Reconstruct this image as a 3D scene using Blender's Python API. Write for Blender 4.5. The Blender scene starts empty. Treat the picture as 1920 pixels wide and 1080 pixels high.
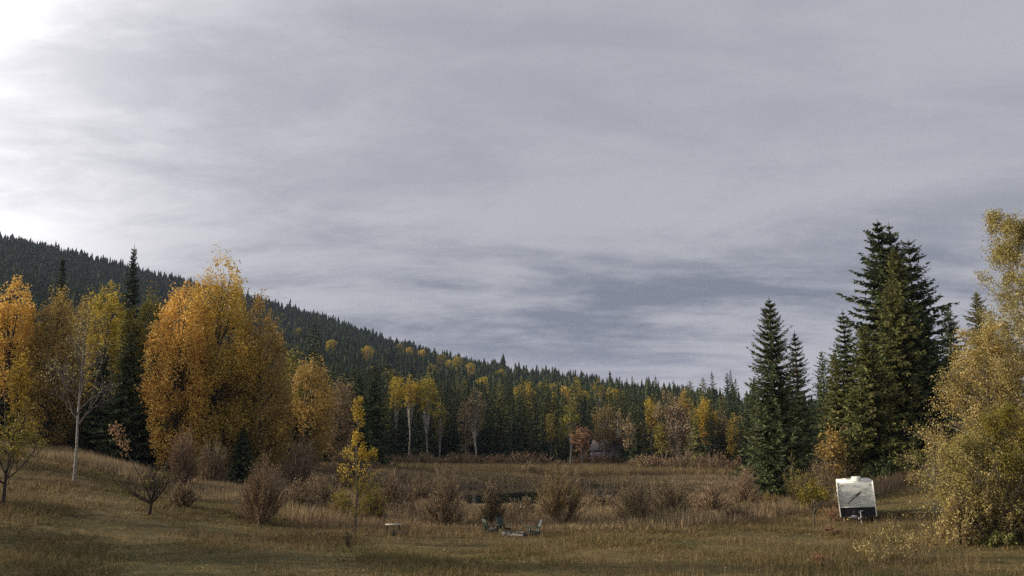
import bpy, math, random
import numpy as np
from mathutils import Vector
R = math.radians
S = bpy.context.scene
COL = S.collection

# ------------------------------------------------------------------ camera, sky, sun
CAM_Z = 5.0
F = 1663.0                                   # focal length in photo pixels (1920 wide)
PITCH = math.atan(295.0 / F)
CP, SP = math.cos(PITCH), math.sin(PITCH)
cam_d = bpy.data.cameras.new('camera')
cam = bpy.data.objects.new('camera', cam_d); COL.objects.link(cam)
cam.location = (0, 0, CAM_Z)
cam.rotation_euler = (math.pi / 2 + PITCH, 0, 0)
cam_d.sensor_width = 36.0
cam_d.lens = 36.0 * F / 1920.0
cam_d.clip_start = 0.1; cam_d.clip_end = 20000
S.camera = cam

SUN_AZ, SUN_EL = -82.0, 15.0                 # azimuth measured from +y towards +x
sd = Vector((math.sin(R(SUN_AZ)) * math.cos(R(SUN_EL)), math.cos(R(SUN_AZ)) * math.cos(R(SUN_EL)), math.sin(R(SUN_EL))))
sun_d = bpy.data.lights.new('sun', 'SUN')
sun_d.energy = 5.0; sun_d.angle = R(1.2); sun_d.color = (1.0, 0.84, 0.62)
sun = bpy.data.objects.new('sun', sun_d); COL.objects.link(sun)
sun.rotation_euler = (-sd).to_track_quat('-Z', 'Y').to_euler()
sun.location = (-60, 30, 60)

S.view_settings.view_transform = 'Standard'
S.view_settings.look = 'None'
S.view_settings.gamma = 1.0
S.view_settings.exposure = 0.12
S.view_settings.use_curve_mapping = False
S.render.engine = 'CYCLES'
S.cycles.max_bounces = 5
S.cycles.diffuse_bounces = 2
S.cycles.glossy_bounces = 2
S.cycles.transmission_bounces = 3
S.cycles.volume_bounces = 0
S.cycles.use_denoising = False
S.cycles.sample_clamp_indirect = 4.0


class NT:
    """tiny node-tree helper"""
    def __init__(self, tree):
        self.t = tree; tree.nodes.clear()

    def n(self, kind, **kw):
        nd = self.t.nodes.new(kind)
        for k, v in kw.items():
            if k.startswith('i_'):
                nd.inputs[k[2:].replace('_', ' ')].default_value = v
            else:
                setattr(nd, k, v)
        return nd

    def l(self, a, b):
        self.t.links.new(a, b)

    def val(self, nd, idx, v):
        if isinstance(v, (int, float, tuple)):
            nd.inputs[idx].default_value = v
        else:
            self.l(v, nd.inputs[idx])

    def math(self, op, a, b=0.0, c=None, clamp=False):
        nd = self.n('ShaderNodeMath', operation=op); nd.use_clamp = clamp
        self.val(nd, 0, a); self.val(nd, 1, b)
        if c is not None: self.val(nd, 2, c)
        return nd.outputs[0]

    def mix(self, f, a, b, blend='MIX'):
        nd = self.n('ShaderNodeMix', data_type='RGBA', blend_type=blend)
        self.val(nd, 0, f); self.val(nd, 6, a); self.val(nd, 7, b)
        return nd.outputs[2]

    def ramp(self, f, stops, interp='LINEAR'):
        nd = self.n('ShaderNodeValToRGB'); nd.color_ramp.interpolation = interp
        e = nd.color_ramp.elements
        while len(e) > 1: e.remove(e[-1])
        e[0].position = stops[0][0]; e[0].color = c4(stops[0][1])
        for p, c in stops[1:]:
            x = e.new(p); x.color = c4(c)
        self.l(f, nd.inputs[0])
        return nd.outputs[0]

    def noise(self, vec, scale, detail=4.0, rough=0.55, dist=0.0):
        nd = self.n('ShaderNodeTexNoise')
        nd.inputs['Scale'].default_value = scale; nd.inputs['Detail'].default_value = detail
        nd.inputs['Roughness'].default_value = rough; nd.inputs['Distortion'].default_value = dist
        if vec is not None: self.l(vec, nd.inputs['Vector'])
        return nd.outputs['Fac']

    def mapping(self, vec, scale=(1, 1, 1), rot=(0, 0, 0), loc=(0, 0, 0)):
        nd = self.n('ShaderNodeMapping')
        nd.inputs['Scale'].default_value = scale; nd.inputs['Rotation'].default_value = rot
        nd.inputs['Location'].default_value = loc
        self.l(vec, nd.inputs['Vector'])
        return nd.outputs[0]

    def mapr(self, v, a, b, c=0.0, d=1.0, smooth=True):
        nd = self.n('ShaderNodeMapRange'); nd.interpolation_type = 'SMOOTHSTEP' if smooth else 'LINEAR'
        self.l(v, nd.inputs[0])
        for i, x in enumerate((a, b, c, d)): nd.inputs[i + 1].default_value = x
        return nd.outputs[0]


def c4(c):
    if isinstance(c, (int, float)): return (c, c, c, 1)
    return (*c[:3], 1)


world = bpy.data.worlds.new('World'); S.world = world; world.use_nodes = True
w = NT(world.node_tree)
sky = w.n('ShaderNodeTexSky', sky_type='NISHITA')
sky.sun_disc = False; sky.sun_elevation = R(SUN_EL); sky.sun_rotation = R(SUN_AZ)
tc = w.n('ShaderNodeTexCoord')
nrm = w.n('ShaderNodeVectorMath', operation='NORMALIZE'); w.l(tc.outputs['Generated'], nrm.inputs[0])
sep = w.n('ShaderNodeSeparateXYZ'); w.l(nrm.outputs[0], sep.inputs[0])
dz = w.math('ADD', w.math('MAXIMUM', sep.outputs[2], 0.0), 0.16)
cmb = w.n('ShaderNodeCombineXYZ')
w.l(w.math('DIVIDE', sep.outputs[0], dz), cmb.inputs[0]); w.l(w.math('DIVIDE', sep.outputs[1], dz), cmb.inputs[1])
cloud_p = cmb.outputs[0]
# streaky stratus sheet: broad patches, long streaks, fine mottling
m1 = w.mapping(cloud_p, (0.70, 1.0, 1), (0, 0, R(-24)), (3.1, 0.4, 0))
n1 = w.noise(m1, 1.0, 6, 0.58, 0.8)
m2 = w.mapping(cloud_p, (0.55, 1.15, 1), (0, 0, R(-12)), (7.3, 2.1, 0))
n2 = w.noise(m2, 1.9, 7, 0.6, 0.7)
m3 = w.mapping(cloud_p, (1.0, 1.3, 1), (0, 0, R(10)), (1.0, 5.0, 0))
n3 = w.noise(m3, 5.0, 7, 0.66, 0.4)
nn = w.math('ADD', w.math('ADD', w.math('MULTIPLY', n1, 0.44), w.math('MULTIPLY', n2, 0.38)), w.math('MULTIPLY', n3, 0.18))
dens = w.mapr(nn, 0.40, 0.60, 0, 1)
# the low banks are the darkest, the veil higher up is thinner
low = w.mapr(sep.outputs[2], 0.03, 0.36, 1.0, 0.0)
amp = w.math('ADD', w.math('MULTIPLY', low, 0.50), 0.30)
band = w.math('MULTIPLY', w.mapr(sep.outputs[2], 0.07, 0.135), w.mapr(sep.outputs[2], 0.26, 0.16))
dark = w.math('ADD', w.math('MULTIPLY', dens, w.math('ADD', amp, w.math('MULTIPLY', band, 0.28))), w.math('MULTIPLY', band, 0.16))
base = w.mix(low, (4.35, 4.42, 4.82, 1), (4.65, 4.62, 4.85, 1))
deep = (1.75, 1.95, 2.45, 1)
grey = w.mix(dark, base, deep)
# glow of the veiled sun
dot = w.n('ShaderNodeVectorMath', operation='DOT_PRODUCT')
w.l(nrm.outputs[0], dot.inputs[0]); dot.inputs[1].default_value = tuple(sd)
g1 = w.mapr(dot.outputs['Value'], 0.44, 0.86)
g2 = w.mapr(dot.outputs['Value'], 0.02, 0.80)
thin = w.math('SUBTRACT', 1.25, w.math('MULTIPLY', dens, 0.6))
glow = w.math('MULTIPLY', w.math('ADD', w.math('MULTIPLY', w.math('POWER', g1, 1.5), 12.5), w.math('MULTIPLY', w.math('POWER', g2, 2.0), 3.0)), thin)
gl = w.mix(1.0, (1, 0.965, 0.94, 1), glow, 'MULTIPLY')
cl = w.mix(1.0, grey, gl, 'ADD')
mixed = w.mix(0.95, sky.outputs[0], cl)
bg = w.n('ShaderNodeBackground'); bg.inputs[1].default_value = 0.10
w.l(mixed, bg.inputs[0])
wo = w.n('ShaderNodeOutputWorld'); w.l(bg.outputs[0], wo.inputs[0])

# ------------------------------------------------------------------ picture <-> place
def ray(px, py):
    u = (540.0 - py) / F
    return np.array([(px - 960.0) / F, CP - u * SP, SP + u * CP])


def at(px, py, Y):
    d = ray(px, py)
    return d[0] * Y / d[1], Y, CAM_Z + d[2] * Y / d[1]


CTRL = [  # (px, py, Y) of ground seen in the photo
    (0, 1080, 33), (0, 960, 45), (0, 862, 70), (60, 847, 88), (140, 906, 64), (283, 966, 50), (400, 916, 76), (300, 900, 82),
    (200, 872, 92), (440, 950, 60), (500, 992, 52), (0, 842, 112), (300, 872, 112), (500, 872, 118), (640, 868, 135), (-300, 900, 60), (-300, 845, 110),
    (-200, 1000, 40), (700, 1000, 50), (960, 1000, 50.5), (960, 1080, 34), (1300, 990, 54), (620, 935, 85), (600, 1010, 47),
    (1500, 984, 57), (1570, 984, 56), (1645, 974, 57), (1750, 906, 76), (1700, 922, 73), (1860, 1000, 46), (1920, 940, 60),
    (1400, 950, 76), (1450, 948, 78), (1690, 890, 92), (1600, 900, 90), (1900, 885, 96), (1900, 1080, 33), (2200, 900, 70), (1400, 1080, 33), (500, 1080, 33),
    (1550, 870, 130), (1750, 855, 130), (2000, 850, 130), (2000, 840, 190), (0, 838, 190), (400, 855, 180)]
FLAT = [(x, y, 0.12) for x, y in ((0, 62), (-14, 62), (14, 62), (0, 75), (-25, 75), (25, 75), (0, 95), (-30, 95), (28, 95), (0, 120), (-35, 125), (40, 120),
        (0, 150), (-50, 150), (50, 150), (0, 190), (-60, 200), (60, 190), (0, 230), (-80, 250), (90, 240), (0, 260), (0, 15), (-20, 12), (20, 12),
        (0, -30), (-40, -10), (40, -10))]
pts = np.array([at(*c) for c in CTRL] + FLAT)
def _phi(r2): return np.sqrt(r2 + 9.0)
_A = _phi(((pts[:, None, :2] - pts[None, :, :2]) ** 2).sum(-1))
_W = np.linalg.solve(_A + np.eye(len(pts)) * -0.6, pts[:, 2])
def near_h(x, y):
    x = np.asarray(x, float).ravel(); y = np.asarray(y, float).ravel()
    out = np.zeros(len(x))
    for i in range(len(pts)):
        out += _W[i] * _phi((x - pts[i, 0]) ** 2 + (y - pts[i, 1]) ** 2)
    return out


RIDGE = [(-900, 500, 1500), (-500, 450, 1500), (-200, 420, 1450), (0, 434, 1400), (100, 454, 1380), (240, 488, 1350), (360, 523, 1300), (480, 552, 1250), (600, 582, 1200),
         (740, 632, 1080), (850, 660, 980), (1000, 688, 880), (1200, 716, 720), (1400, 742, 620), (1600, 758, 560), (1920, 772, 520)]
_ra, _rr, _rz = [], [], []
for px, py, Rr in RIDGE:
    d = ray(px, py); hd = math.hypot(d[0], d[1])
    _ra.append(math.degrees(math.atan2(d[0], d[1]))); _rr.append(Rr); _rz.append(CAM_Z + Rr * d[2] / hd - 11.0)
_ra = [-180, -110, -75] + _ra + [60, 110, 180]
_rr = [900, 1200, 1500] + _rr + [600, 800, 900]
_rz = [30, 60, 120] + _rz + [30, 30, 30]


def vnoise(x, y, s, seed=0):
    return (np.sin(x / s * 1.3 + seed) * np.cos(y / s * 1.1 + seed * 2.1) + 0.5 * np.sin(x / s * 2.9 + y / s * 1.7 + seed * 3.3) + 0.3 * np.cos(x / s * 4.7 - y / s * 5.3 + seed)) / 1.8


def pond_d(x, y):
    """<0 inside open water"""
    e1 = np.hypot((x - 3) / 21.0, (y - 96) / 20.0) - 1 + 0.10 * vnoise(x, y, 5, 1)
    e2 = np.maximum(np.abs(y - 139 - 0.06 * x) / 9.0, np.abs(x - 8) / 38.0) - 1 + 0.12 * vnoise(x, y, 6, 4)
    return np.minimum(e1, e2)


def height(x, y):
    x = np.asarray(x, float).ravel(); y = np.asarray(y, float).ravel()
    r = np.hypot(x, y); a = np.degrees(np.arctan2(x, y))
    Rr = np.interp(a, _ra, _rr); Rz = np.interp(a, _ra, _rz)
    hn = near_h(x, y)
    hn = np.clip(hn, 0.1, 7.0)
    hn = hn + 0.05 * vnoise(x, y, 4.0, 2) + 0.03 * vnoise(x, y, 1.7, 5)
    k = np.clip((r - 170) / 120, 0, 1); hn = hn * (1 - k) + 0.6 * k
    r0 = np.interp(a, [-60, -30, -15, 0, 20, 60], [120, 150, 210, 265, 230, 200])
    s = np.clip((r - r0) / (Rr - r0), 0, 1)
    s = np.maximum(s, 0)
    f = 0.35 * s * s + 0.65 * s
    h = hn + (Rz - 0.6) * f
    h += np.clip(s * 4, 0, 1) * (4.0 * vnoise(x, y, 70, 3) + 1.6 * vnoise(x, y, 25, 7)) * np.clip(1.15 - s, 0.25, 1)
    b = np.clip((r - Rr) / (Rr * 1.6), 0, 1)
    h = h * (1 - b * b * (3 - 2 * b)) + 5 * b * b
    p = pond_d(x, y)
    kk = np.clip(-p / 0.12, 0, 1)
    h = h * (1 - kk) + (-0.45) * kk
    return h


def hz(x, y): return float(height([x], [y])[0])


def ground(px, py_mid, Y):
    """x on the column of the picture at this depth, y, terrain z"""
    x = at(px, py_mid, Y)[0]
    return x, Y, hz(x, Y)


# ------------------------------------------------------------------ mesh helpers
def mesh_np(name, V, Fc, mat=None, smooth=False, n=None):
    V = np.asarray(V, np.float32); Fc = np.asarray(Fc, np.int32)
    k = Fc.shape[1]
    m = bpy.data.meshes.new(name)
    m.vertices.add(len(V)); m.vertices.foreach_set('co', V.ravel())
    m.loops.add(Fc.size); m.loops.foreach_set('vertex_index', Fc.ravel())
    m.polygons.add(len(Fc))
    m.polygons.foreach_set('loop_start', np.arange(0, Fc.size, k, dtype=np.int32))
    m.polygons.foreach_set('loop_total', np.full(len(Fc), k, np.int32))
    if smooth: m.polygons.foreach_set('use_smooth', np.ones(len(Fc), bool))
    m.update(calc_edges=True)
    if mat: m.materials.append(mat)
    return m


def link(name, mesh, parent=None, **props):
    o = bpy.data.objects.new(name, mesh); COL.objects.link(o)
    if parent: o.parent = parent
    for k, v in props.items(): o[k] = v
    return o


def thing(name, label, cat, loc=(0, 0, 0), rot=(0, 0, 0), scale=1.0, group=None):
    o = bpy.data.objects.new(name, None); COL.objects.link(o)
    o.location = loc; o.rotation_euler = rot
    o.scale = (scale,) * 3 if isinstance(scale, (int, float)) else scale
    o['label'] = label; o['category'] = cat
    o.empty_display_size = 0.3
    if group: o['group'] = group
    return o


class Geo:
    """collects triangles"""
    def __init__(self): self.v = []; self.f = []; self.n = 0
    def add(self, V, Fc):
        V = np.asarray(V, float).reshape(-1, 3); Fc = np.asarray(Fc, int)
        if Fc.shape[1] == 4: Fc = np.concatenate([Fc[:, [0, 1, 2]], Fc[:, [0, 2, 3]]])
        self.v.append(V); self.f.append(Fc + self.n); self.n += len(V)
    def box(self, c, s, rot=None):
        c = np.array(c, float); s = np.array(s, float) / 2
        q = np.array([(x, y, z) for x in (-1, 1) for y in (-1, 1) for z in (-1, 1)], float) * s
        if rot is not None: q = q @ np.array(rot).T
        self.add(q + c, [(0, 1, 3, 2), (4, 6, 7, 5), (0, 4, 5, 1), (2, 3, 7, 6), (0, 2, 6, 4), (1, 5, 7, 3)])
    def tube(self, P, r, sides=5):
        P = np.asarray(P, float); r = np.asarray(r, float) * np.ones(len(P))
        d = np.gradient(P, axis=0); d /= np.linalg.norm(d, axis=1)[:, None] + 1e-9
        ref = np.where(np.abs(d[:, 2:3]) > 0.9, np.array([[1.0, 0, 0]]), np.array([[0, 0, 1.0]]))
        a = np.cross(d, ref); a /= np.linalg.norm(a, axis=1)[:, None] + 1e-9
        b = np.cross(d, a)
        th = np.arange(sides) * 2 * math.pi / sides
        V = P[:, None] + r[:, None, None] * (np.cos(th)[None, :, None] * a[:, None] + np.sin(th)[None, :, None] * b[:, None])
        m = len(P); f = []
        for i in range(m - 1):
            for j in range(sides):
                k = (j + 1) % sides
                f.append((i * sides + j, i * sides + k, (i + 1) * sides + k, (i + 1) * sides + j))
        self.add(V.reshape(-1, 3), f)
    def diamonds(self, P, D, L, W, up=None, rng=None):
        """leaf shapes: base P, direction D (unit), length L, width W"""
        n = len(P)
        if n == 0: return
        q = rng.normal(size=(n, 3)) if up is None else up + rng.normal(size=(n, 3)) * 0.35
        s = np.cross(D, q); s /= np.linalg.norm(s, axis=1)[:, None] + 1e-9
        L = (L * np.ones(n))[:, None]; W = (W * np.ones(n))[:, None]
        V = np.stack([P, P + D * L * 0.45 + s * W * 0.5, P + D * L, P + D * L * 0.45 - s * W * 0.5], 1).reshape(-1, 3)
        i = np.arange(n)[:, None] * 4
        self.add(V, np.concatenate([i + [0, 1, 2], i + [0, 2, 3]]))
    def tris(self, A, B, C):
        n = len(A); V = np.stack([A, B, C], 1).reshape(-1, 3)
        self.add(V, np.arange(3 * n).reshape(-1, 3))
    def mesh(self, name, mat, smooth=False):
        if not self.v: return mesh_np(name, np.zeros((3, 3)), np.array([[0, 1, 2]]), mat)
        return mesh_np(name, np.concatenate(self.v), np.concatenate(self.f), mat, smooth)


def unit(v): return v / (np.linalg.norm(v, axis=-1, keepdims=True) + 1e-9)


# ------------------------------------------------------------------ materials
def new_mat(name):
    m = bpy.data.materials.new(name); m.use_nodes = True
    return m, NT(m.node_tree)


def leaf_mat(name, stops, trans=0.4, rough=0.6, hue_noise=None, spec=0.15, nscale=0.35):
    """every leaf or needle spray gets its own tone; clumps vary slowly through the crown"""
    m, t = new_mat(name)
    geo = t.n('ShaderNodeNewGeometry'); oi = t.n('ShaderNodeObjectInfo'); co = t.n('ShaderNodeTexCoord')
    col = t.ramp(geo.outputs['Random Per Island'], stops)
    nz = t.noise(co.outputs['Object'], nscale, 3, 0.6)
    if hue_noise:
        col = t.mix(t.mapr(nz, 0.45, 0.68, 0, 0.85), col, c4(hue_noise))
    v = t.math('ADD', t.math('MULTIPLY', oi.outputs['Random'], 0.35), 0.82)
    hsv = t.n('ShaderNodeHueSaturation')
    t.l(col, hsv.inputs['Color']); t.l(v, hsv.inputs['Value'])
    t.l(t.math('ADD', t.math('MULTIPLY', oi.outputs['Random'], -0.025), 0.512), hsv.inputs['Hue'])
    c = hsv.outputs[0]
    bs = t.n('ShaderNodeBsdfPrincipled'); bs.inputs['Roughness'].default_value = rough
    bs.inputs['Specular IOR Level'].default_value = spec
    t.l(c, bs.inputs['Base Color'])
    tr = t.n('ShaderNodeBsdfTranslucent'); t.l(c, tr.inputs[0])
    mx = t.n('ShaderNodeMixShader'); mx.inputs[0].default_value = trans
    t.l(bs.outputs[0], mx.inputs[1]); t.l(tr.outputs[0], mx.inputs[2])
    o = t.n('ShaderNodeOutputMaterial'); t.l(mx.outputs[0], o.inputs[0])
    return m


def solid_mat(name, a, b=None, scale=6.0, rough=0.7, metal=0.0, stretch=(1, 1, 1), bump=0.0, spec=0.3, detail=5, coat=0.0):
    m, t = new_mat(name)
    co = t.n('ShaderNodeTexCoord')
    vec = t.mapping(co.outputs['Object'], stretch)
    nz = t.noise(vec, scale, detail, 0.6)
    bs = t.n('ShaderNodeBsdfPrincipled')
    t.l(t.ramp(nz, [(0.3, a), (0.7, b or a)]), bs.inputs['Base Color'])
    bs.inputs['Roughness'].default_value = rough; bs.inputs['Metallic'].default_value = metal
    bs.inputs['Specular IOR Level'].default_value = spec
    bs.inputs['Coat Weight'].default_value = coat
    if bump:
        bp = t.n('ShaderNodeBump'); bp.inputs['Strength'].default_value = bump; bp.inputs['Distance'].default_value = 0.02
        t.l(nz, bp.inputs['Height']); t.l(bp.outputs[0], bs.inputs['Normal'])
    o = t.n('ShaderNodeOutputMaterial'); t.l(bs.outputs[0], o.inputs[0])
    return m


M = {}
M['rust_pale'] = leaf_mat('tan_leaves', [(0, (.18, .12, .05)), (.5, (.32, .22, .09)), (1, (.46, .34, .14))], 0.35, hue_noise=(.24, .17, .09))
M['spruce'] = leaf_mat('spruce_needles', [(0, (.028, .044, .018)), (.5, (.064, .092, .036)), (1, (.125, .158, .066))], 0.14, hue_noise=(.070, .078, .036), nscale=.5)
M['spruce_brown'] = leaf_mat('fir_needles_olive', [(0, (.056, .070, .021)), (.5, (.145, .156, .046)), (1, (.27, .255, .085))], 0.2, hue_noise=(.140, .118, .046), nscale=.5)
M['far_conifer'] = leaf_mat('far_conifer_needles', [(0, (.022, .036, .015)), (.5, (.046, .066, .027)), (1, (.082, .106, .042))], 0.12, nscale=0.08)
M['orange'] = leaf_mat('golden_leaves', [(0, (.29, .182, .040)), (.5, (.62, .425, .082)), (1, (.84, .66, .19))], 0.40, hue_noise=(.58, .36, .068), nscale=0.22)
M['rust'] = leaf_mat('rust_leaves', [(0, (.20, .125, .044)), (.5, (.41, .275, .080)), (1, (.60, .44, .13))], 0.36, hue_noise=(.36, .26, .08), nscale=0.22)
M['yellow'] = leaf_mat('yellow_leaves', [(0, (.26, .17, .022)), (.5, (.46, .33, .040)), (1, (.66, .52, .09))], 0.45, hue_noise=(.28, .22, .04), nscale=0.3)
M['olive'] = leaf_mat('olive_gold_leaves', [(0, (.13, .10, .02)), (.5, (.25, .20, .035)), (1, (.40, .32, .06))], 0.4, hue_noise=(.13, .14, .035), nscale=0.3)
M['pale'] = leaf_mat('pale_dry_leaves', [(0, (.20, .14, .05)), (.5, (.36, .28, .10)), (1, (.62, .53, .26))], 0.35, nscale=0.8)
M['birch_leaf'] = leaf_mat('birch_leaves', [(0, (.16, .11, .03)), (.45, (.38, .29, .075)), (1, (.70, .62, .28))], 0.36, hue_noise=(.17, .16, .055), nscale=0.8)
M['brown_leaf'] = leaf_mat('brown_dry_leaves', [(0, (.14, .10, .055)), (.5, (.26, .19, .10)), (1, (.40, .31, .17))], 0.25, nscale=0.6)
M['red_leaf'] = leaf_mat('reddish_dry_leaves', [(0, (.15, .09, .05)), (.5, (.29, .17, .09)), (1, (.42, .27, .14))], 0.3, nscale=0.6)
M['twig'] = leaf_mat('willow_twigs', [(0, (.115, .085, .056)), (.5, (.21, .155, .098)), (1, (.32, .245, .155))], 0.05, nscale=0.6)
M['twig_dark'] = leaf_mat('dark_twigs', [(0, (.035, .028, .022)), (1, (.10, .078, .058))], 0.05, nscale=0.6)
M['grass'] = leaf_mat('meadow_grass', [(0, (.080, .066, .026)), (.5, (.15, .115, .044)), (1, (.28, .205, .088))], 0.3, hue_noise=(.085, .090, .030), nscale=0.10)
M['drygrass'] = leaf_mat('dry_tall_grass', [(0, (.12, .085, .042)), (.5, (.22, .155, .075)), (1, (.36, .26, .13))], 0.3, hue_noise=(.17, .115, .07), nscale=0.10)
M['reed'] = leaf_mat('marsh_reeds', [(0, (.17, .118, .068)), (.5, (.34, .240, .138)), (1, (.54, .41, .25))], 0.25, hue_noise=(.30, .195, .120), nscale=0.07)
M['bark'] = solid_mat('bark_brown', (.035, .026, .020), (.085, .068, .052), 9, 0.9, stretch=(1, 1, .25), bump=.5)
M['bark_red'] = solid_mat('bark_redbrown', (.06, .034, .022), (.12, .07, .045), 9, 0.9, stretch=(1, 1, .25), bump=.5)
M['bark_grey'] = solid_mat('bark_grey', (.07, .062, .052), (.16, .14, .12), 8, 0.9, stretch=(1, 1, .3), bump=.4)
M['birch_bark'] = solid_mat('birch_bark', (.12, .11, .095), (.48, .45, .40), 5, 0.8, stretch=(1, 1, 2.5), bump=.2)

# ground -------------------------------------------------------------
mg, t = new_mat('terrain_soil_and_turf')
co = t.n('ShaderNodeTexCoord'); att = t.n('ShaderNodeVertexColor'); att.layer_name = 'zone'
sp = t.n('ShaderNodeSeparateColor'); t.l(att.outputs['Color'], sp.inputs[0])
P = co.outputs['Object']
a = t.noise(t.mapping(P, (.12, .45, 1), (0, 0, R(8))), 1.0, 6, .62)
b = t.noise(P, 1.6, 6, .65)
cfine = t.noise(P, 14.0, 5, .7)
mixn = t.math('ADD', t.math('ADD', t.math('MULTIPLY', a, .5), t.math('MULTIPLY', b, .28)), t.math('MULTIPLY', cfine, .22))
lawn = t.ramp(mixn, [(.36, (.034, .032, .014)), (.46, (.072, .064, .024)), (.53, (.130, .098, .038)), (.62, (.215, .155, .065))])
dry = t.ramp(mixn, [(.34, (.075, .052, .026)), (.5, (.145, .100, .045)), (.64, (.23, .165, .078))])  # gold for dry banks and for the sunlit band painted along the meadow
marsh = t.ramp(mixn, [(.34, (.06, .044, .030)), (.5, (.11, .080, .052)), (.64, (.17, .125, .080))])
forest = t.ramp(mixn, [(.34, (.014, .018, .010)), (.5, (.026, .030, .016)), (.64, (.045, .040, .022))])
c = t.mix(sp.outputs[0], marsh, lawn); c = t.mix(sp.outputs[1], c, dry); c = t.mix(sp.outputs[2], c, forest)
bs = t.n('ShaderNodeBsdfPrincipled'); bs.inputs['Roughness'].default_value = .95; bs.inputs['Specular IOR Level'].default_value = .1
t.l(c, bs.inputs['Base Color'])
bp = t.n('ShaderNodeBump'); bp.inputs['Strength'].default_value = .9; bp.inputs['Distance'].default_value = .12
t.l(mixn, bp.inputs['Height']); t.l(bp.outputs[0], bs.inputs['Normal'])
o = t.n('ShaderNodeOutputMaterial'); t.l(bs.outputs[0], o.inputs[0])

# ------------------------------------------------------------------ terrain
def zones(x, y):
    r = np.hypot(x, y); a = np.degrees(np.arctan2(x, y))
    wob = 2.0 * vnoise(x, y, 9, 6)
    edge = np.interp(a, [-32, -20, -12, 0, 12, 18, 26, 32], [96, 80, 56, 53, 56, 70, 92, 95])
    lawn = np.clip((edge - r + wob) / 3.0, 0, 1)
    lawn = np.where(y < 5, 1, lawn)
    # golden strip paints a band of sunlight along the meadow's edge; dry banks
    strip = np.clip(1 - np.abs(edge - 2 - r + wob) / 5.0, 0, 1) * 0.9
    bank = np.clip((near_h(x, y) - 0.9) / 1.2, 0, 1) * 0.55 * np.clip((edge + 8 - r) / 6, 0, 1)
    dry_sun = np.clip(np.maximum(strip, bank), 0, 1)
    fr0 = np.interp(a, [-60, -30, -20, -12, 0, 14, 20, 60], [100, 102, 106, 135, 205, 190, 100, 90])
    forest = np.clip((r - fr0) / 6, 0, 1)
    return lawn, dry_sun, forest


az = np.concatenate([np.linspace(-180, -46, 34, endpoint=False), np.linspace(-46, 44, 300), np.linspace(48, 180, 34, endpoint=False)])
rad = np.concatenate([[0.5, 2, 4, 7, 10, 14, 18], 22 * 1.0235 ** np.arange(0, 235)])
AZ, RA = np.meshgrid(az, rad)
X = (RA * np.sin(np.radians(AZ))).ravel(); Y = (RA * np.cos(np.radians(AZ))).ravel()
Z = height(X, Y)
nc, nr = len(az), len(rad)
ii, jj = np.meshgrid(np.arange(nr - 1), np.arange(nc), indexing='ij')
j2 = (jj + 1) % nc
quads = np.stack([ii * nc + jj, ii * nc + j2, (ii + 1) * nc + j2, (ii + 1) * nc + jj], -1).reshape(-1, 4)
quads = quads[:, ::-1]
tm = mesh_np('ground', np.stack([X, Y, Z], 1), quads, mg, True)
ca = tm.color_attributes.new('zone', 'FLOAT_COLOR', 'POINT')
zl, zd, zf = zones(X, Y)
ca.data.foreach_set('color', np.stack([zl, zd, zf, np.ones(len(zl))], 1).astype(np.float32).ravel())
link('ground', tm, kind='structure')

mw, t = new_mat('pond_water')
co = t.n('ShaderNodeTexCoord')
bs = t.n('ShaderNodeBsdfPrincipled'); bs.inputs['Base Color'].default_value = (.010, .014, .013, 1)
bs.inputs['Roughness'].default_value = .03; bs.inputs['IOR'].default_value = 1.33
bp = t.n('ShaderNodeBump'); bp.inputs['Strength'].default_value = .04; bp.inputs['Distance'].default_value = .02
t.l(t.noise(t.mapping(co.outputs['Object'], (.6, 2, 1)), 2.0, 4, .6), bp.inputs['Height']); t.l(bp.outputs[0], bs.inputs['Normal'])
o = t.n('ShaderNodeOutputMaterial'); t.l(bs.outputs[0], o.inputs[0])
th = np.linspace(0, 2 * math.pi, 48, endpoint=False)
Vp = np.concatenate([[[6, 112, -0.02]], np.stack([6 + 48 * np.cos(th), 112 + 44 * np.sin(th), np.full(48, -0.02)], 1)])
Fp = [(0, 1 + i, 1 + (i + 1) % 48) for i in range(48)]
link('pond_water', mesh_np('pond_water', Vp, Fp, mw), kind='structure')

# haze: one even box of air round everything
mh, t = new_mat('air')
pv = t.n('ShaderNodeVolumePrincipled'); pv.inputs['Density'].default_value = 0.00007
pv.inputs['Color'].default_value = (.50, .57, .86, 1)
o = t.n('ShaderNodeOutputMaterial'); t.l(pv.outputs[0], o.inputs['Volume'])
HZ = True
if HZ:
    g = Geo(); ext = float(rad[-1]) + 60
    g.box((0, 0, (440 - 10) / 2), (2 * ext, 2 * ext, 450)); link('haze', g.mesh('haze', mh), kind='stuff')

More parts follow.
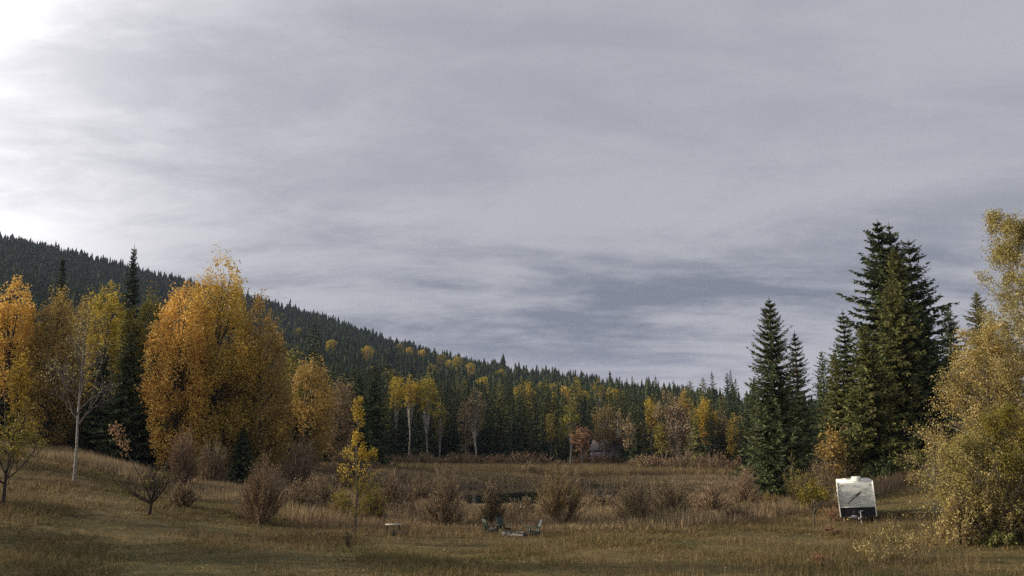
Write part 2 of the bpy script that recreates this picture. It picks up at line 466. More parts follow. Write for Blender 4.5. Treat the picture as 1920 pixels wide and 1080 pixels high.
# ------------------------------------------------------------------ tree builders
def conifer_geo(seed, H, Rr, z0=0.06, p=0.85, nb=160, nt=10, a=-0.25, b=0.30, tw=0.30, wid=0.10, irregular=0.2, rag=0.25, lobes=0.0, hang=0.5, gap=0.0, lead=14):
    rng = np.random.default_rng(seed)
    f = (np.arange(nb) + rng.uniform(-.4, .4, nb)) / nb
    f = np.clip(f, 0, 1)
    zf = z0 + (1 - z0) * f ** 1.06
    if gap:                                   # whorls with daylight between them
        nw = max(8, int(H / gap)); zf = (np.round(zf * nw) + rng.normal(0, .10, nb)) / nw
        zf = np.clip(zf, z0 * .8, .995)
    prof = (1 - (zf - z0) / (1 - z0)) ** p
    prof *= np.clip((zf - z0) / 0.10, 0, 1) * 0.35 + 0.65
    az = np.arange(nb) * 2.39996 + rng.uniform(-.5, .5, nb)
    L = Rr * prof * (1 + rag * rng.normal(size=nb)) * (1 + lobes * np.sin(3 * az + zf * 14 + seed)) + 0.004 * H
    L = np.clip(L, 0.008 * H, Rr * prof * 1.45 + .02 * H)
    out = rng.uniform(size=nb) < irregular * .35
    L[out] *= 1.25
    aa = a + rng.normal(0, .10, nb) + 0.75 * np.clip(zf - .55, 0, 1); bb = b + rng.normal(0, .08, nb)
    R1 = np.stack([np.cos(az), np.sin(az), np.zeros(nb)], 1); Sd = np.stack([-np.sin(az), np.cos(az), np.zeros(nb)], 1)
    t = np.linspace(.12, 1, nt)
    T = np.repeat(t[None], nb, 0) + rng.uniform(-.04, .04, (nb, nt)); T = np.clip(T, .05, 1)
    Pt = R1[:, None] * (L[:, None] * T)[..., None]
    Pt[..., 2] += zf[:, None] * H + L[:, None] * (aa[:, None] * T + bb[:, None] * T * T)
    g = Geo()
    Lt = tw * L[:, None] * (1.15 - 0.75 * T) + 0.0065 * H
    for s in (-1, 1):
        D = R1[:, None] * 0.75 + s * Sd[:, None] * rng.uniform(.5, 1.1, (nb, nt, 1)) + np.array([0, 0, 1.]) * rng.normal(-.15, .25, (nb, nt, 1))
        D = unit(D)
        g.diamonds(Pt.reshape(-1, 3), D.reshape(-1, 3), Lt.ravel() * rng.uniform(.7, 1.3, nb * nt), (Lt.ravel() * wid * 3 + .02), None, rng)
    if hang > 0:
        k = rng.uniform(size=nb * nt) < hang
        D = unit(np.array([0, 0, -1.0]) + rng.normal(0, .4, (int(k.sum()), 3)))
        g.diamonds(Pt.reshape(-1, 3)[k], D, Lt.ravel()[k] * .8, Lt.ravel()[k] * wid * 3 + .02, None, rng)
    # tip spray
    D = R1 + np.array([0, 0, .3]); g.diamonds(Pt[:, -1], unit(D), Lt[:, -1] * 1.2, Lt[:, -1] * wid * 3, None, rng)
    # leader
    n = lead; zt = rng.uniform(.92, .99, n) * H
    g.diamonds(np.stack([np.zeros(n), np.zeros(n), zt], 1), unit(rng.normal(0, .7, (n, 3)) + [0, 0, .9]), H * .016, H * .006, None, rng)
    g.diamonds(np.array([[0, 0, H * .955]]), np.array([[0, 0, 1.]]), H * .075, H * .008, None, rng)
    return g, (zf, R1, L, aa, bb)


def conifer_trunk(H, base_r, lean=0, sticks=None):
    g = Geo()
    z = np.array([-.6, 0, .03, .25, .5, .75, 1]) * np.array([1, 0, H, H, H, H, H])
    r = base_r * np.array([1.15, 1.15, 1, .8, .58, .3, .04])
    g.tube(np.stack([lean * (z / H) ** 2, 0 * z, z], 1), r, 8)
    if sticks is not None:
        zf, R1, L, aa, bb = sticks
        for i in range(0, len(zf)):
            tt = np.array([0, .5, .95]); Pq = R1[i][None] * (L[i] * tt)[:, None]
            Pq[:, 2] += zf[i] * H + L[i] * (aa[i] * tt + bb[i] * tt * tt)
            g.tube(Pq, [base_r * .16 + .008, base_r * .09 + .005, .004], 3)
    return g


def place_conifer(name, label, px, Y, ytop, wpx, seed, mat='spruce', bark='bark', group=None, cat='conifer', hang=.5, sticks=False, **kw):
    ymid = (ytop + 880) / 2
    x, y, z = ground(px, ymid, Y)
    H = at(px, ytop, Y)[2] - z
    Rr = wpx / F * Y
    t_ = thing(name, label, cat, (x, y, z - .1), (0, 0, seed * 1.7), group=group)
    g, st = conifer_geo(seed, H, Rr, hang=hang, **kw)
    link('trunk', conifer_trunk(H, H * .016 + .05, sticks=st if sticks else None).mesh('trunk', M[bark], True), t_)
    link('crown', g.mesh('crown', M[mat]), t_)
    return t_


def env(profile, f):
    zs, rs = zip(*profile); return np.interp(f, zs, rs)


def broadleaf(seed, H, Rr, profile, n_cl=420, per=16, leaf=.28, cl=.55, vert=1.6, hole=.25, base=.12, limbs=26, trunk_r=None, stems=1, lean=0.0, hollow=.45):
    """dense autumn tree: leaf tufts spread through an uneven crown, limbs reaching into them"""
    rng = np.random.default_rng(seed)
    f = rng.uniform(0, 1, n_cl * 3) ; w_ = env(profile, f) ** 2 + .02
    f = rng.choice(f, n_cl * 2, p=w_ / w_.sum())
    az = rng.uniform(0, 2 * math.pi, len(f))
    lob = 1 + .16 * np.sin(3 * az + seed + 5 * f) + .10 * np.sin(5 * az - 9 * f + seed * 2) + .08 * np.sin(17 * f + seed)
    rr = env(profile, f) * Rr * lob * (hollow + (1 - hollow) * rng.uniform(0, 1, len(f)) ** .6)
    zc = (base + (1 - base) * f) * H
    C = np.stack([rr * np.cos(az) + lean * f * H, rr * np.sin(az), zc], 1)
    s = Rr * .42
    nz = np.sin(C[:, 0] / s * 2.1 + seed) * np.sin(C[:, 1] / s * 2.3 + 1.3) + np.sin(C[:, 2] / s * 1.7 + seed * .7) * .9
    keep = nz > np.quantile(nz, hole); C = C[keep][:n_cl]; n = len(C)
    g = Geo()
    scale = rng.uniform(.6, 1.35, n)
    off = np.clip(rng.normal(size=(n, per, 3)), -1.6, 1.6) * np.array([cl, cl, cl * vert]) * .48 * scale[:, None, None]
    # tufts lean outwards and up
    outd = unit(C * [1, 1, 0] + 1e-3)
    off += (outd[:, None] * .35 + np.array([0, 0, .5])) * np.abs(off[..., 2:3]) * .7
    Pn = (C[:, None] + off).reshape(-1, 3)
    D = unit(rng.normal(size=Pn.shape) + [0, 0, -.2])
    g.diamonds(Pn, D, leaf * rng.uniform(.6, 1.35, len(Pn)), leaf * .75 * rng.uniform(.7, 1.2, len(Pn)), None, rng)
    tg = Geo(); tr = trunk_r or H * .014
    paths = []
    for k in range(stems):
        ang = k * 2.4 + seed; sp_ = 0 if stems == 1 else Rr * .35
        zt = np.array([-.5 / H, 0, .15, .35, .6, .88])
        bx = np.array([0, 0, .25, .5, .8, 1]) * sp_
        Pq = np.stack([bx * math.cos(ang) + lean * zt * H + .012 * H * np.sin(zt * 9 + seed), bx * math.sin(ang) + .01 * H * np.cos(zt * 8), zt * H * (1 - .07 * k)], 1)
        tg.tube(Pq, tr * np.array([1.25, 1.2, .95, .75, .45, .1]) / math.sqrt(stems), 7); paths.append((zt, Pq))
    for i in rng.choice(n, min(limbs, n), replace=False):
        zt, Pq = paths[rng.integers(len(paths))]
        h0 = max(.08, (C[i, 2] / H) * rng.uniform(.45, .8))
        A = np.array([np.interp(h0, zt, Pq[:, q]) for q in range(3)]); B = C[i]
        tt = np.linspace(0, 1, 5)[:, None]; mid = (A + B) / 2 + [0, 0, -.06 * H * rng.uniform(0, 1)]
        cur = (1 - tt) ** 2 * A + 2 * tt * (1 - tt) * mid + tt ** 2 * B
        tg.tube(cur, tr * .40 * np.array([1, .8, .6, .4, .15]), 4)
    return g, tg


def place_broad(name, label, px, Y, ytop, wpx, seed, mat, bark='bark', group=None, cat='tree', profile=None, **kw):
    ymid = (ytop + 880) / 2
    x, y, z = ground(px, ymid, Y)
    H = at(px, ytop, Y)[2] - z; Rr = wpx / F * Y
    t_ = thing(name, label, cat, (x, y, z), group=group)
    profile = profile or [(0, .35), (.15, .75), (.4, 1), (.65, .85), (.85, .5), (1, .12)]
    g, tg = broadleaf(seed, H * .97, Rr, profile, **kw)
    link('trunk', tg.mesh('trunk', M[bark], True), t_)
    link('crown', g.mesh('crown', M[mat]), t_)
    return t_


def grow(rng, p, d, L, r, depth, segs, tips, kids=3, spread=.7, up=.15, shrink=.68, gn=3, taper=.6, start=.35):
    """recursive limbs; segs collects (points, radii), tips collects (point, direction)"""
    n = gn; P_ = [np.array(p, float)]; d = unit(np.array(d, float))
    for i in range(n):
        d = unit(d + rng.normal(0, .13, 3) + [0, 0, up * .35]); P_.append(P_[-1] + d * L / n)
    P_ = np.array(P_); rs = np.linspace(r, r * (taper if depth > 0 else .25), n + 1)
    segs.append((P_, rs, depth))
    if depth == 0:
        for q in (0.35, .6, .8, 1.0):
            k = q * n; i = min(int(k), n - 1); tips.append((P_[i] + (P_[i + 1] - P_[i]) * (k - i), d))
        return
    for k in range(kids):
        q = start + (1 - start) * (k + rng.uniform(.2, .9)) / kids; i = min(int(q * n), n - 1)
        pt = P_[i] + (P_[i + 1] - P_[i]) * (q * n - i)
        s = unit(np.cross(d, rng.normal(size=3)))
        nd = unit(d * (1 - spread * .6) + s * spread + [0, 0, up])
        grow(rng, pt, nd, L * shrink * rng.uniform(.75, 1.15) * (1.1 - .35 * q), r * (taper + .05) * .75, depth - 1, segs, tips, kids, spread, up, shrink, gn, taper, start)
    grow(rng, P_[-1], d, L * shrink, r * taper, depth - 1, segs, tips, kids, spread, up, shrink, gn, taper, start)


def branchy(seed, trunk, stems, leaf_n, leaf, leaf_spread, **kw):
    """trunk: list of (points, radii); stems: list of (p, d, L, r, depth)"""
    rng = np.random.default_rng(seed); segs, tips = [], []
    for st in stems: grow(rng, *st, segs, tips, **kw)
    tg, bg_ = Geo(), Geo()
    for P_, r_ in trunk: tg.tube(P_, r_, 8)
    for P_, r_, dp in segs:
        if dp == 0: bg_.tube(P_[[0, 2, 3]] if len(P_) > 3 else P_, r_[[0, 2, 3]] if len(P_) > 3 else r_, 3)
        else: bg_.tube(P_, r_, 5 if dp > 1 else 3)
    tp = np.array([x[0] for x in tips]); td = np.array([x[1] for x in tips])
    g = Geo()
    if leaf_n > 0:
        wv = np.sin(tp[:, 0] * 2.3 + seed) * np.sin(tp[:, 2] * 1.9 + tp[:, 1] * 1.7) + .6 * np.sin(tp[:, 0] * 5.1 + tp[:, 2] * 4.3 + seed)
        wv = np.where(wv > -.25, 1.0, .10); idx = rng.choice(len(tp), int(leaf_n), p=wv / wv.sum())
        Pn = tp[idx] + rng.normal(size=(len(idx), 3)) * leaf_spread
        g.diamonds(Pn, unit(rng.normal(size=Pn.shape) + [0, 0, -.4]), leaf * rng.uniform(.6, 1.3, len(Pn)), leaf * .75 * rng.uniform(.6, 1.2, len(Pn)), None, rng)
    return tg, bg_, g, tp


def shrub_geo(seed, H, Rr, n=70, twigs=16, leafs=600, leaf=.07, wtw=.022, lean=.0, top_bias=1.0):
    """fan of thin stems with upright twigs and a scatter of dry leaves"""
    rng = np.random.default_rng(seed); g = Geo(); lg = Geo()
    az = rng.uniform(0, 2 * math.pi, n); sp_ = rng.uniform(.05, 1, n) ** .7
    b0 = np.stack([np.cos(az), np.sin(az), 0 * az], 1) * (sp_ * Rr * .35)[:, None]
    lo = 1 + .22 * np.sin(3 * az + seed) + .12 * np.sin(5 * az + seed * 1.7)
    tip = np.stack([np.cos(az) * sp_ * Rr * lo, np.sin(az) * sp_ * Rr * lo, (1 + .16 * np.sin(2 * az + seed * 1.3) + .08 * np.sin(7 * az)) * H * np.sqrt(np.clip(1.03 - sp_ ** 2.2, .04, 1)) * rng.uniform(.60, 1.04, n)], 1)
    mid = (b0 * .45 + tip * .55) * [1, 1, 1.0]; mid[:, :2] *= .72
    def curve(tt): return (1 - tt) ** 2 * b0[:, None] + 2 * tt * (1 - tt) * mid[:, None] + tt ** 2 * tip[:, None]
    tt = np.array([0, .3, .6, 1.0])[None, :, None]; C = curve(tt)
    for i in range(n): g.tube(C[i], np.array([1.5, 1.1, .7, .3]) * wtw * .55, 3)
    T = rng.uniform(.25, 1, (n, twigs, 1)); Pt = curve(T).reshape(-1, 3)
    outd = unit(np.repeat(tip[:, None], twigs, 1).reshape(-1, 3) * [1, 1, 0] + rng.normal(0, .4, Pt.shape))
    D = unit(outd * .55 + [0, 0, 1.0] + rng.normal(0, .28, Pt.shape))
    L = H * rng.uniform(.08, .24, len(Pt)); s = unit(np.cross(D, rng.normal(size=D.shape))) * wtw * .5
    g.tris(Pt - s, Pt + s, Pt + D * L[:, None])
    k = rng.integers(0, len(Pt), leafs)
    Q = Pt[k] + D[k] * (L[k] * rng.uniform(.2, 1.1, leafs))[:, None]
    lg.diamonds(Q, unit(rng.normal(size=Q.shape)), leaf * rng.uniform(.6, 1.3, leafs), leaf * .6, None, rng)
    return g, lg


def place_shrub(name, label, px, Y, ytop, wpx, seed, leafm='brown_leaf', twigm='twig', group=None, cat='shrub', meshes=None, **kw):
    x, y, z = ground(px, 930, Y)
    H = max(at(px, ytop, Y)[2] - z, .5); Rr = wpx / F * Y
    t_ = thing(name, label, cat, (x, y, z - .03), (0, 0, seed), group=group)
    g, lg = shrub_geo(seed, H, Rr, **kw)
    link('stems', g.mesh('stems', M[twigm]), t_); link('foliage', lg.mesh('foliage', M[leafm]), t_)
    return t_


# ------------------------------------------------------------------ big conifers by the trailer (right of the meadow)
place_conifer('spruce_tree', 'tall symmetrical dark spruce standing alone at the marsh edge, the taller of the close pair', 1450, 76, 562, 70, 11, p=.66, nb=460, nt=12,
              a=-.20, b=.44, gap=.48, tw=.22, wid=.10, z0=.02, hang=.5, bark='bark_red', sticks=True, rag=.14, irregular=.1)
place_conifer('spruce_tree', 'shorter slim spruce tucked close beside the tall symmetrical spruce', 1497, 79, 625, 44, 12, p=.66, nb=320, nt=10,
              a=-.10, b=.34, gap=.46, tw=.22, wid=.09, z0=.05, hang=.5, bark='bark_red', sticks=True, rag=.16)
place_conifer('fir_tree', 'tallest ragged fir of the grove behind the trailer, with an open lopsided top', 1662, 96, 418, 66, 13, p=.58, nb=400, nt=13,
              a=-.05, b=.20, tw=.27, wid=.14, z0=.04, rag=.40, lobes=.3, irregular=.9, hang=.5, sticks=True, gap=.75)
place_conifer('fir_tree', 'dark fir with the second pointed top, leaning out of the tallest fir', 1684, 97, 424, 60, 14, p=.6, nb=320, nt=12,
              a=-.05, b=.2, tw=.24, wid=.13, z0=.1, rag=.45, lobes=.25, irregular=.9, hang=.35, sticks=True, gap=.9)
place_conifer('fir_tree', 'dark fir with long side boughs reaching out high over the smaller trees', 1720, 98, 454, 62, 15, p=.50, nb=300, nt=13,
              a=-.02, b=.16, tw=.22, wid=.12, z0=.1, rag=.48, lobes=.3, irregular=1, hang=.3, sticks=True, gap=1.0)
place_conifer('fir_tree', 'broad olive-brown fir in front of the dark ragged firs, sunlit down its side', 1692, 89, 466, 66, 16, mat='spruce_brown', p=.62, nb=520, nt=12,
              a=-.22, b=.18, tw=.26, wid=.12, z0=.02, rag=.2, lobes=.12, hang=.8, gap=0)
place_conifer('spruce_tree', 'narrow spruce on the near flank of the fir grove, pointed top clear of it', 1590, 92, 585, 46, 17, p=.65, nb=340, nt=10, a=-.15, b=.25, tw=.26, wid=.10, rag=.2, hang=.6, sticks=True, gap=.5)
place_conifer('spruce_tree', 'thin dark spruce, lowest of the row running down from the fir grove', 1547, 97, 658, 36, 18, p=.6, nb=200, nt=9, a=-.15, b=.25, tw=.28, wid=.10, rag=.2, hang=.6)
place_conifer('spruce_tree', 'bushy green spruce between the thin dark spruce and the narrow pointed one', 1570, 90, 660, 44, 19, mat='spruce_brown', p=.6, nb=260, nt=9, a=-.15, b=.2, tw=.3, wid=.12, rag=.25, hang=.7)
place_conifer('fir_tree', 'lower olive fir filling the foot of the grove just behind the trailer roof', 1628, 86, 610, 54, 20, mat='spruce_brown', p=.55, nb=340, nt=10, a=-.2, b=.2, tw=.3, wid=.13, rag=.28, lobes=.15, hang=.8)
place_conifer('fir_tree', 'green fir with a rounded shoulder, low against the broad olive-brown fir', 1742, 88, 585, 50, 21, p=.55, nb=320, nt=10, a=-.2, b=.2, tw=.28, wid=.12, rag=.28, lobes=.15, hang=.8)
place_conifer('spruce_tree', 'even cone-shaped green spruce between the fir grove and the yellow birch', 1789, 104, 572, 54, 22, p=.68, nb=300, nt=10, a=-.2, b=.22, tw=.26, wid=.10, rag=.14, hang=.6)
place_conifer('spruce_tree', 'olive spruce half hidden behind the yellow birch, pointed top just clear', 1846, 100, 547, 58, 23, mat='spruce_brown', p=.66, nb=300, nt=10, a=-.2, b=.22, tw=.26, wid=.11, rag=.18, hang=.7)
place_conifer('spruce_tree', 'dark spruce deep behind the thick yellow birch foliage', 1900, 98, 600, 60, 24, p=.7, nb=260, nt=9, a=-.2, b=.22, tw=.28, wid=.11, rag=.18, hang=.7)

# ------------------------------------------------------------------ big autumn trees on the left
FLAME = [(0, .45), (.12, .8), (.35, 1), (.55, .86), (.75, .55), (.9, .30), (1, .08)]
TALL = [(0, .6), (.2, .9), (.42, 1), (.58, .9), (.72, .68), (.85, .52), (.95, .34), (1, .14)]
COLM = [(0, .4), (.2, .85), (.5, 1), (.75, .85), (.92, .5), (1, .12)]
BL = dict(cat='autumn tree')
place_broad('cottonwood_tree', 'tallest golden orange cottonwood, its sunlit top breaking the ridge line', 405, 100, 468, 76, 31, 'orange', profile=TALL, n_cl=1500, per=26, leaf=.24, cl=.62, vert=1.9, hole=.22, base=.04, limbs=60, **BL)
place_broad('cottonwood_tree', 'bright golden cottonwood with a rounded head, pressed against the tallest one', 336, 96, 527, 56, 32, 'orange', profile=COLM, n_cl=950, per=24, leaf=.235, cl=.58, vert=1.8, hole=.24, base=.05, limbs=44, **BL)
place_broad('cottonwood_tree', 'broad rust brown cottonwood on the shaded flank of the tallest one', 482, 103, 545, 64, 33, 'rust', profile=[(0, .75), (.2, .98), (.45, 1), (.62, .84), (.78, .58), (.9, .28), (1, .06)], n_cl=1150, per=26, leaf=.24, cl=.62, vert=1.6, hole=.18, base=.03, limbs=60, **BL)
place_broad('cottonwood_tree', 'dull orange tree with a flat golden top, next along from the rust brown cottonwood', 578, 112, 668, 46, 34, 'rust', profile=COLM, n_cl=620, per=20, leaf=.25, cl=.6, hole=.2, base=.03, limbs=24, **BL)
place_broad('cottonwood_tree', 'small olive gold tree wedged between the rust brown cottonwood and the dull orange one', 545, 116, 652, 30, 35, 'olive', profile=COLM, n_cl=330, per=20, leaf=.25, cl=.55, hole=.2, base=.03, limbs=14, **BL)
place_broad('cottonwood_tree', 'low brown leafed tree at the end of the orange row, beside dark spruces', 638, 120, 712, 30, 36, 'brown_leaf', profile=COLM, n_cl=400, per=20, leaf=.25, cl=.58, hole=.2, base=.03, limbs=20, **BL)
place_broad('cottonwood_tree', 'wide orange cottonwood behind the bare white birch', 97, 98, 532, 58, 37, 'rust', profile=FLAME, n_cl=950, per=24, leaf=.235, cl=.58, vert=1.8, hole=.2, base=.02, limbs=40, **BL)
place_broad('cottonwood_tree', 'orange yellow tree at the very edge of the view, over the small meadow tree', 18, 97, 522, 40, 38, 'orange', profile=COLM, n_cl=480, per=22, leaf=.235, cl=.56, vert=1.6, hole=.3, base=.25, limbs=26, **BL)
place_broad('cottonwood_tree', 'slim greenish yellow tree rising just behind the top of the bare birch', 192, 105, 520, 32, 39, 'yellow', profile=COLM, n_cl=420, per=22, leaf=.23, cl=.5, vert=1.9, hole=.25, base=.3, limbs=20, **BL)
place_broad('cottonwood_tree', 'dull orange tree squeezed behind the wide orange cottonwood and the greenish yellow one', 153, 110, 540, 24, 40, 'rust', profile=COLM, n_cl=280, per=22, leaf=.23, cl=.5, vert=1.7, hole=.2, base=.3, limbs=12, **BL)
place_broad('cottonwood_tree', 'olive yellow tree showing between the dark spruces and the rounded golden cottonwood', 277, 104, 536, 32, 41, 'olive', profile=COLM, n_cl=400, per=22, leaf=.23, cl=.52, vert=1.7, hole=.25, base=.25, limbs=18, **BL)
place_broad('cottonwood_tree', 'short olive yellow tree peeping over the dark spruces behind the meadow', 238, 103, 572, 24, 42, 'olive', profile=COLM, n_cl=240, per=22, leaf=.23, cl=.5, vert=1.6, hole=.25, base=.4, limbs=12, **BL)
place_broad('cottonwood_tree', 'narrow yellow-leaved sapling against the dark trees near the edge of the view', 31, 90, 655, 15, 43, 'yellow', profile=COLM, n_cl=90, per=13, leaf=.26, cl=.42, hole=.2, base=.35, limbs=8, **BL)

CK = dict(hang=.8, rag=.25, a=-.25, b=.22, tw=.3, wid=.13)
place_conifer('spruce_tree', 'high dark fir with a spiky leader standing above the autumn trees', 236, 128, 466, 52, 51, mat='far_conifer', p=1.0, nb=300, nt=10, **CK)
place_conifer('spruce_tree', 'dark fir behind the gap between the wide orange cottonwood and the edge tree', 101, 138, 486, 44, 52, mat='far_conifer', p=1.0, nb=260, nt=9, **CK)
for i, (px, Yd, yt, wp, lb) in enumerate([
        (186, 101, 648, 46, 'dark spruce directly behind the bare white birch trunk'),
        (236, 97, 622, 50, 'broad dark spruce behind the leaning dead branch of the apple tree'),
        (284, 101, 655, 40, 'dark spruce half covered by the rounded golden cottonwood'),
        (132, 106, 690, 40, 'low dark spruce under the wide orange cottonwood'),
        (60, 113, 640, 44, 'dark spruce between the edge tree and the wide orange cottonwood'),
        (4, 100, 560, 46, 'dark spruce cut by the edge of the view under orange leaves'),
        (40, 104, 720, 44, 'low dark spruce behind the small yellow meadow tree'),
        (330, 108, 760, 46, 'low dark spruce at the foot of the rounded golden cottonwood'),
        (455, 98, 800, 30, 'small dark spruce under the tallest golden cottonwood'),
        (545, 112, 770, 40, 'small dark spruce under the broad rust brown cottonwood'),
        (610, 124, 745, 40, 'dark spruce behind the dull orange tree'),
        (668, 126, 700, 34, 'dark green spruce between the low brown tree and the slender poplar'),
        (700, 132, 680, 34, 'tall dark spruce rising behind the slender yellow poplar')]):
    place_conifer('spruce_tree', lb, px, Yd, yt, wp, 60 + i, p=.6, nb=230, nt=9, **CK)

# trees outside the view to the left: the wood goes on, and shades the meadow
base_tree = None
rng = np.random.default_rng(5)
for i in range(16):
    x = -62 - (i % 5) * 8 - rng.uniform(0, 6); y = 52 + i * 4.2 + rng.uniform(-2, 2)
    if abs(x) / max(y, 1) < .66: x = -y * .66 - 5
    if base_tree is None:
        g, st = conifer_geo(90, 20, 3.6, p=.7, nb=200, nt=8, hang=.7, tw=.3, wid=.13)
        base_tree = (conifer_trunk(20, .35).mesh('trunk', M['bark'], True), g.mesh('crown', M['spruce']))
    t_ = thing('spruce_tree', 'dark spruce added to shade the near lawn, unseen beyond the edge of the view', 'conifer', (x, y, hz(x, y)), (0, 0, i * 1.3), float(rng.uniform(.6, .95)), group='spruces of the wood beside the meadow')
    link('trunk', base_tree[0], t_); link('crown', base_tree[1], t_)

for i in range(12):  # further unseen spruces, added to throw shade over the near lawn
    x = -40 - (i % 4) * 6 - rng.uniform(0, 4); y = 27 + i * 1.75 + rng.uniform(-1, 1); x = min(x, -y * .68 - 5)
    t_ = thing('spruce_tree', 'dark spruce added to shade the near lawn, unseen beyond the edge of the view', 'conifer', (x, y, hz(x, y)), (0, 0, i * 2.3), float(rng.uniform(.5, .85)), group='spruces of the wood beside the meadow')
    link('trunk', base_tree[0], t_); link('crown', base_tree[1], t_)

# ------------------------------------------------------------------ forest across the pond and up the hillside
protos = []
for k in range(7):
    g, st = conifer_geo(200 + k, 20.0, [2.6, 3.0, 3.3, 2.8, 3.6, 2.4, 3.1][k], z0=.05, p=[.7, .8, .65, .9, .6, .75, .7][k], nb=110, nt=6, hang=.7, tw=.34, wid=.17, rag=.22, a=-.25, b=.2)
    protos.append((conifer_trunk(20, .3).mesh('trunk', M['bark'], True), g.mesh('crown', M['far_conifer' if k != 4 else 'spruce_brown'])))


def forest_conifer(x, y, H, k, label, group, parts=True, wide=1.0):
    s = H / 20.0
    t_ = thing('conifer', label, 'conifer', (x, y, hz(x, y) - .3), (0, 0, (x * 7.3 + y) % 6.28), (s * wide, s * wide, s), group)
    link('trunk', protos[k][0], t_); link('crown', protos[k][1], t_)
    return t_


rng = np.random.default_rng(77)
FOREST_XY = []
def where(px, table):
    for lim, txt in table:
        if px < lim: return txt
    return table[-1][1]
SHORE = [(700, 'behind the slender poplar'), (830, 'among the three yellow birches'), (950, 'around the brown birch with bright trunk'), (1060, 'before the cabin aspens'),
         (1200, 'around the pale cabin'), (1300, 'behind the lime yellow aspens'), (9999, 'around the brightest yellow aspen')]
SLOPE = [(620, 'above the low brown tree'), (830, 'above the three yellow birches'), (1000, 'above the brown birch with bright trunk'), (1200, 'above the pale cabin'), (9999, 'above the brightest yellow aspen')]
WEST = [(150, 'behind the bare white birch'), (420, 'behind the golden cottonwoods'), (9999, 'behind the rust brown cottonwood')]
EAST = [(1520, 'behind the tall symmetrical spruce'), (1760, 'behind the fir grove'), (9999, 'behind the yellow birches')]
def too_close(x, y, d):
    return any((x - a_) ** 2 + (y - b_) ** 2 < d * d for a_, b_ in FOREST_XY)
# front wall on the far shore
for (Yb, n, top, jit) in ((214, 44, 742, 24), (226, 44, 724, 20), (240, 40, 712, 18)):
    for i in range(n):
        px = 585 + (1432 - 585) * (i + rng.uniform(.1, .9)) / n
        y = Yb + rng.uniform(-5, 5) - (22 if px > 1180 else 0) - (14 if px > 1300 else 0) - max(0, (800 - px)) * .12
        yt = top + rng.normal(0, jit * .7) + (px - 960) * .055 + (8 if rng.uniform() < .2 else 0)
        if 1030 < px < 1190 and Yb < 236: yt += 60; 
        x = at(px, 780, y)[0]; H = at(px, yt, y)[2] - hz(x, y)
        if too_close(x, y, 2.2): continue
        FOREST_XY.append((x, y))
        forest_conifer(x, y, max(8, H), int(rng.integers(0, 7)), f"far shore conifer {'in the front rank' if Yb == 214 else 'in the middle rank' if Yb == 226 else 'in the rear rank'}, {where(px, SHORE)}", 'conifers along the far shore', wide=float(rng.uniform(.85, 1.25)))
# left flank of the forest behind the autumn trees
for i in range(34):
    px = -60 + 760 * (i + rng.uniform(.1, .9)) / 34; y = rng.uniform(135, 230)
    x = at(px, 780, y)[0]
    if too_close(x, y, 4): continue
    FOREST_XY.append((x, y))
    forest_conifer(x, y, float(rng.uniform(17, 23)), int(rng.integers(0, 7)), 'dark conifer of the left wood, ' + where(px, WEST), 'conifers behind the autumn trees')
# wood behind the trailer grove
for i in range(26):
    px = 1415 + 560 * (i + rng.uniform(.1, .9)) / 26; y = rng.uniform(122, 185)
    x = at(px, 780, y)[0]
    if too_close(x, y, 3.5): continue
    FOREST_XY.append((x, y))
    yt = rng.uniform(722, 765)
    forest_conifer(x, y, max(8, at(px, yt, y)[2] - hz(x, y)), int(rng.integers(0, 7)), 'conifer of the back wood beyond the trailer slope, ' + where(px, EAST), 'conifers behind the trailer grove')
# lower hillside
cnt = 0
while cnt < 106:
    px = rng.uniform(430, 1450); y = rng.uniform(252, 385)
    x = at(px, 740, y)[0]
    if too_close(x, y, 4.5): continue
    FOREST_XY.append((x, y)); cnt += 1
    forest_conifer(x, y, float(rng.uniform(15, 25)), int(rng.integers(0, 7)), f"dark green conifer {'low' if y < 315 else 'farther up'} on the forested hillside, {where(px, SLOPE)}", 'conifers on the lower hillside', wide=float(rng.uniform(.85, 1.2)))


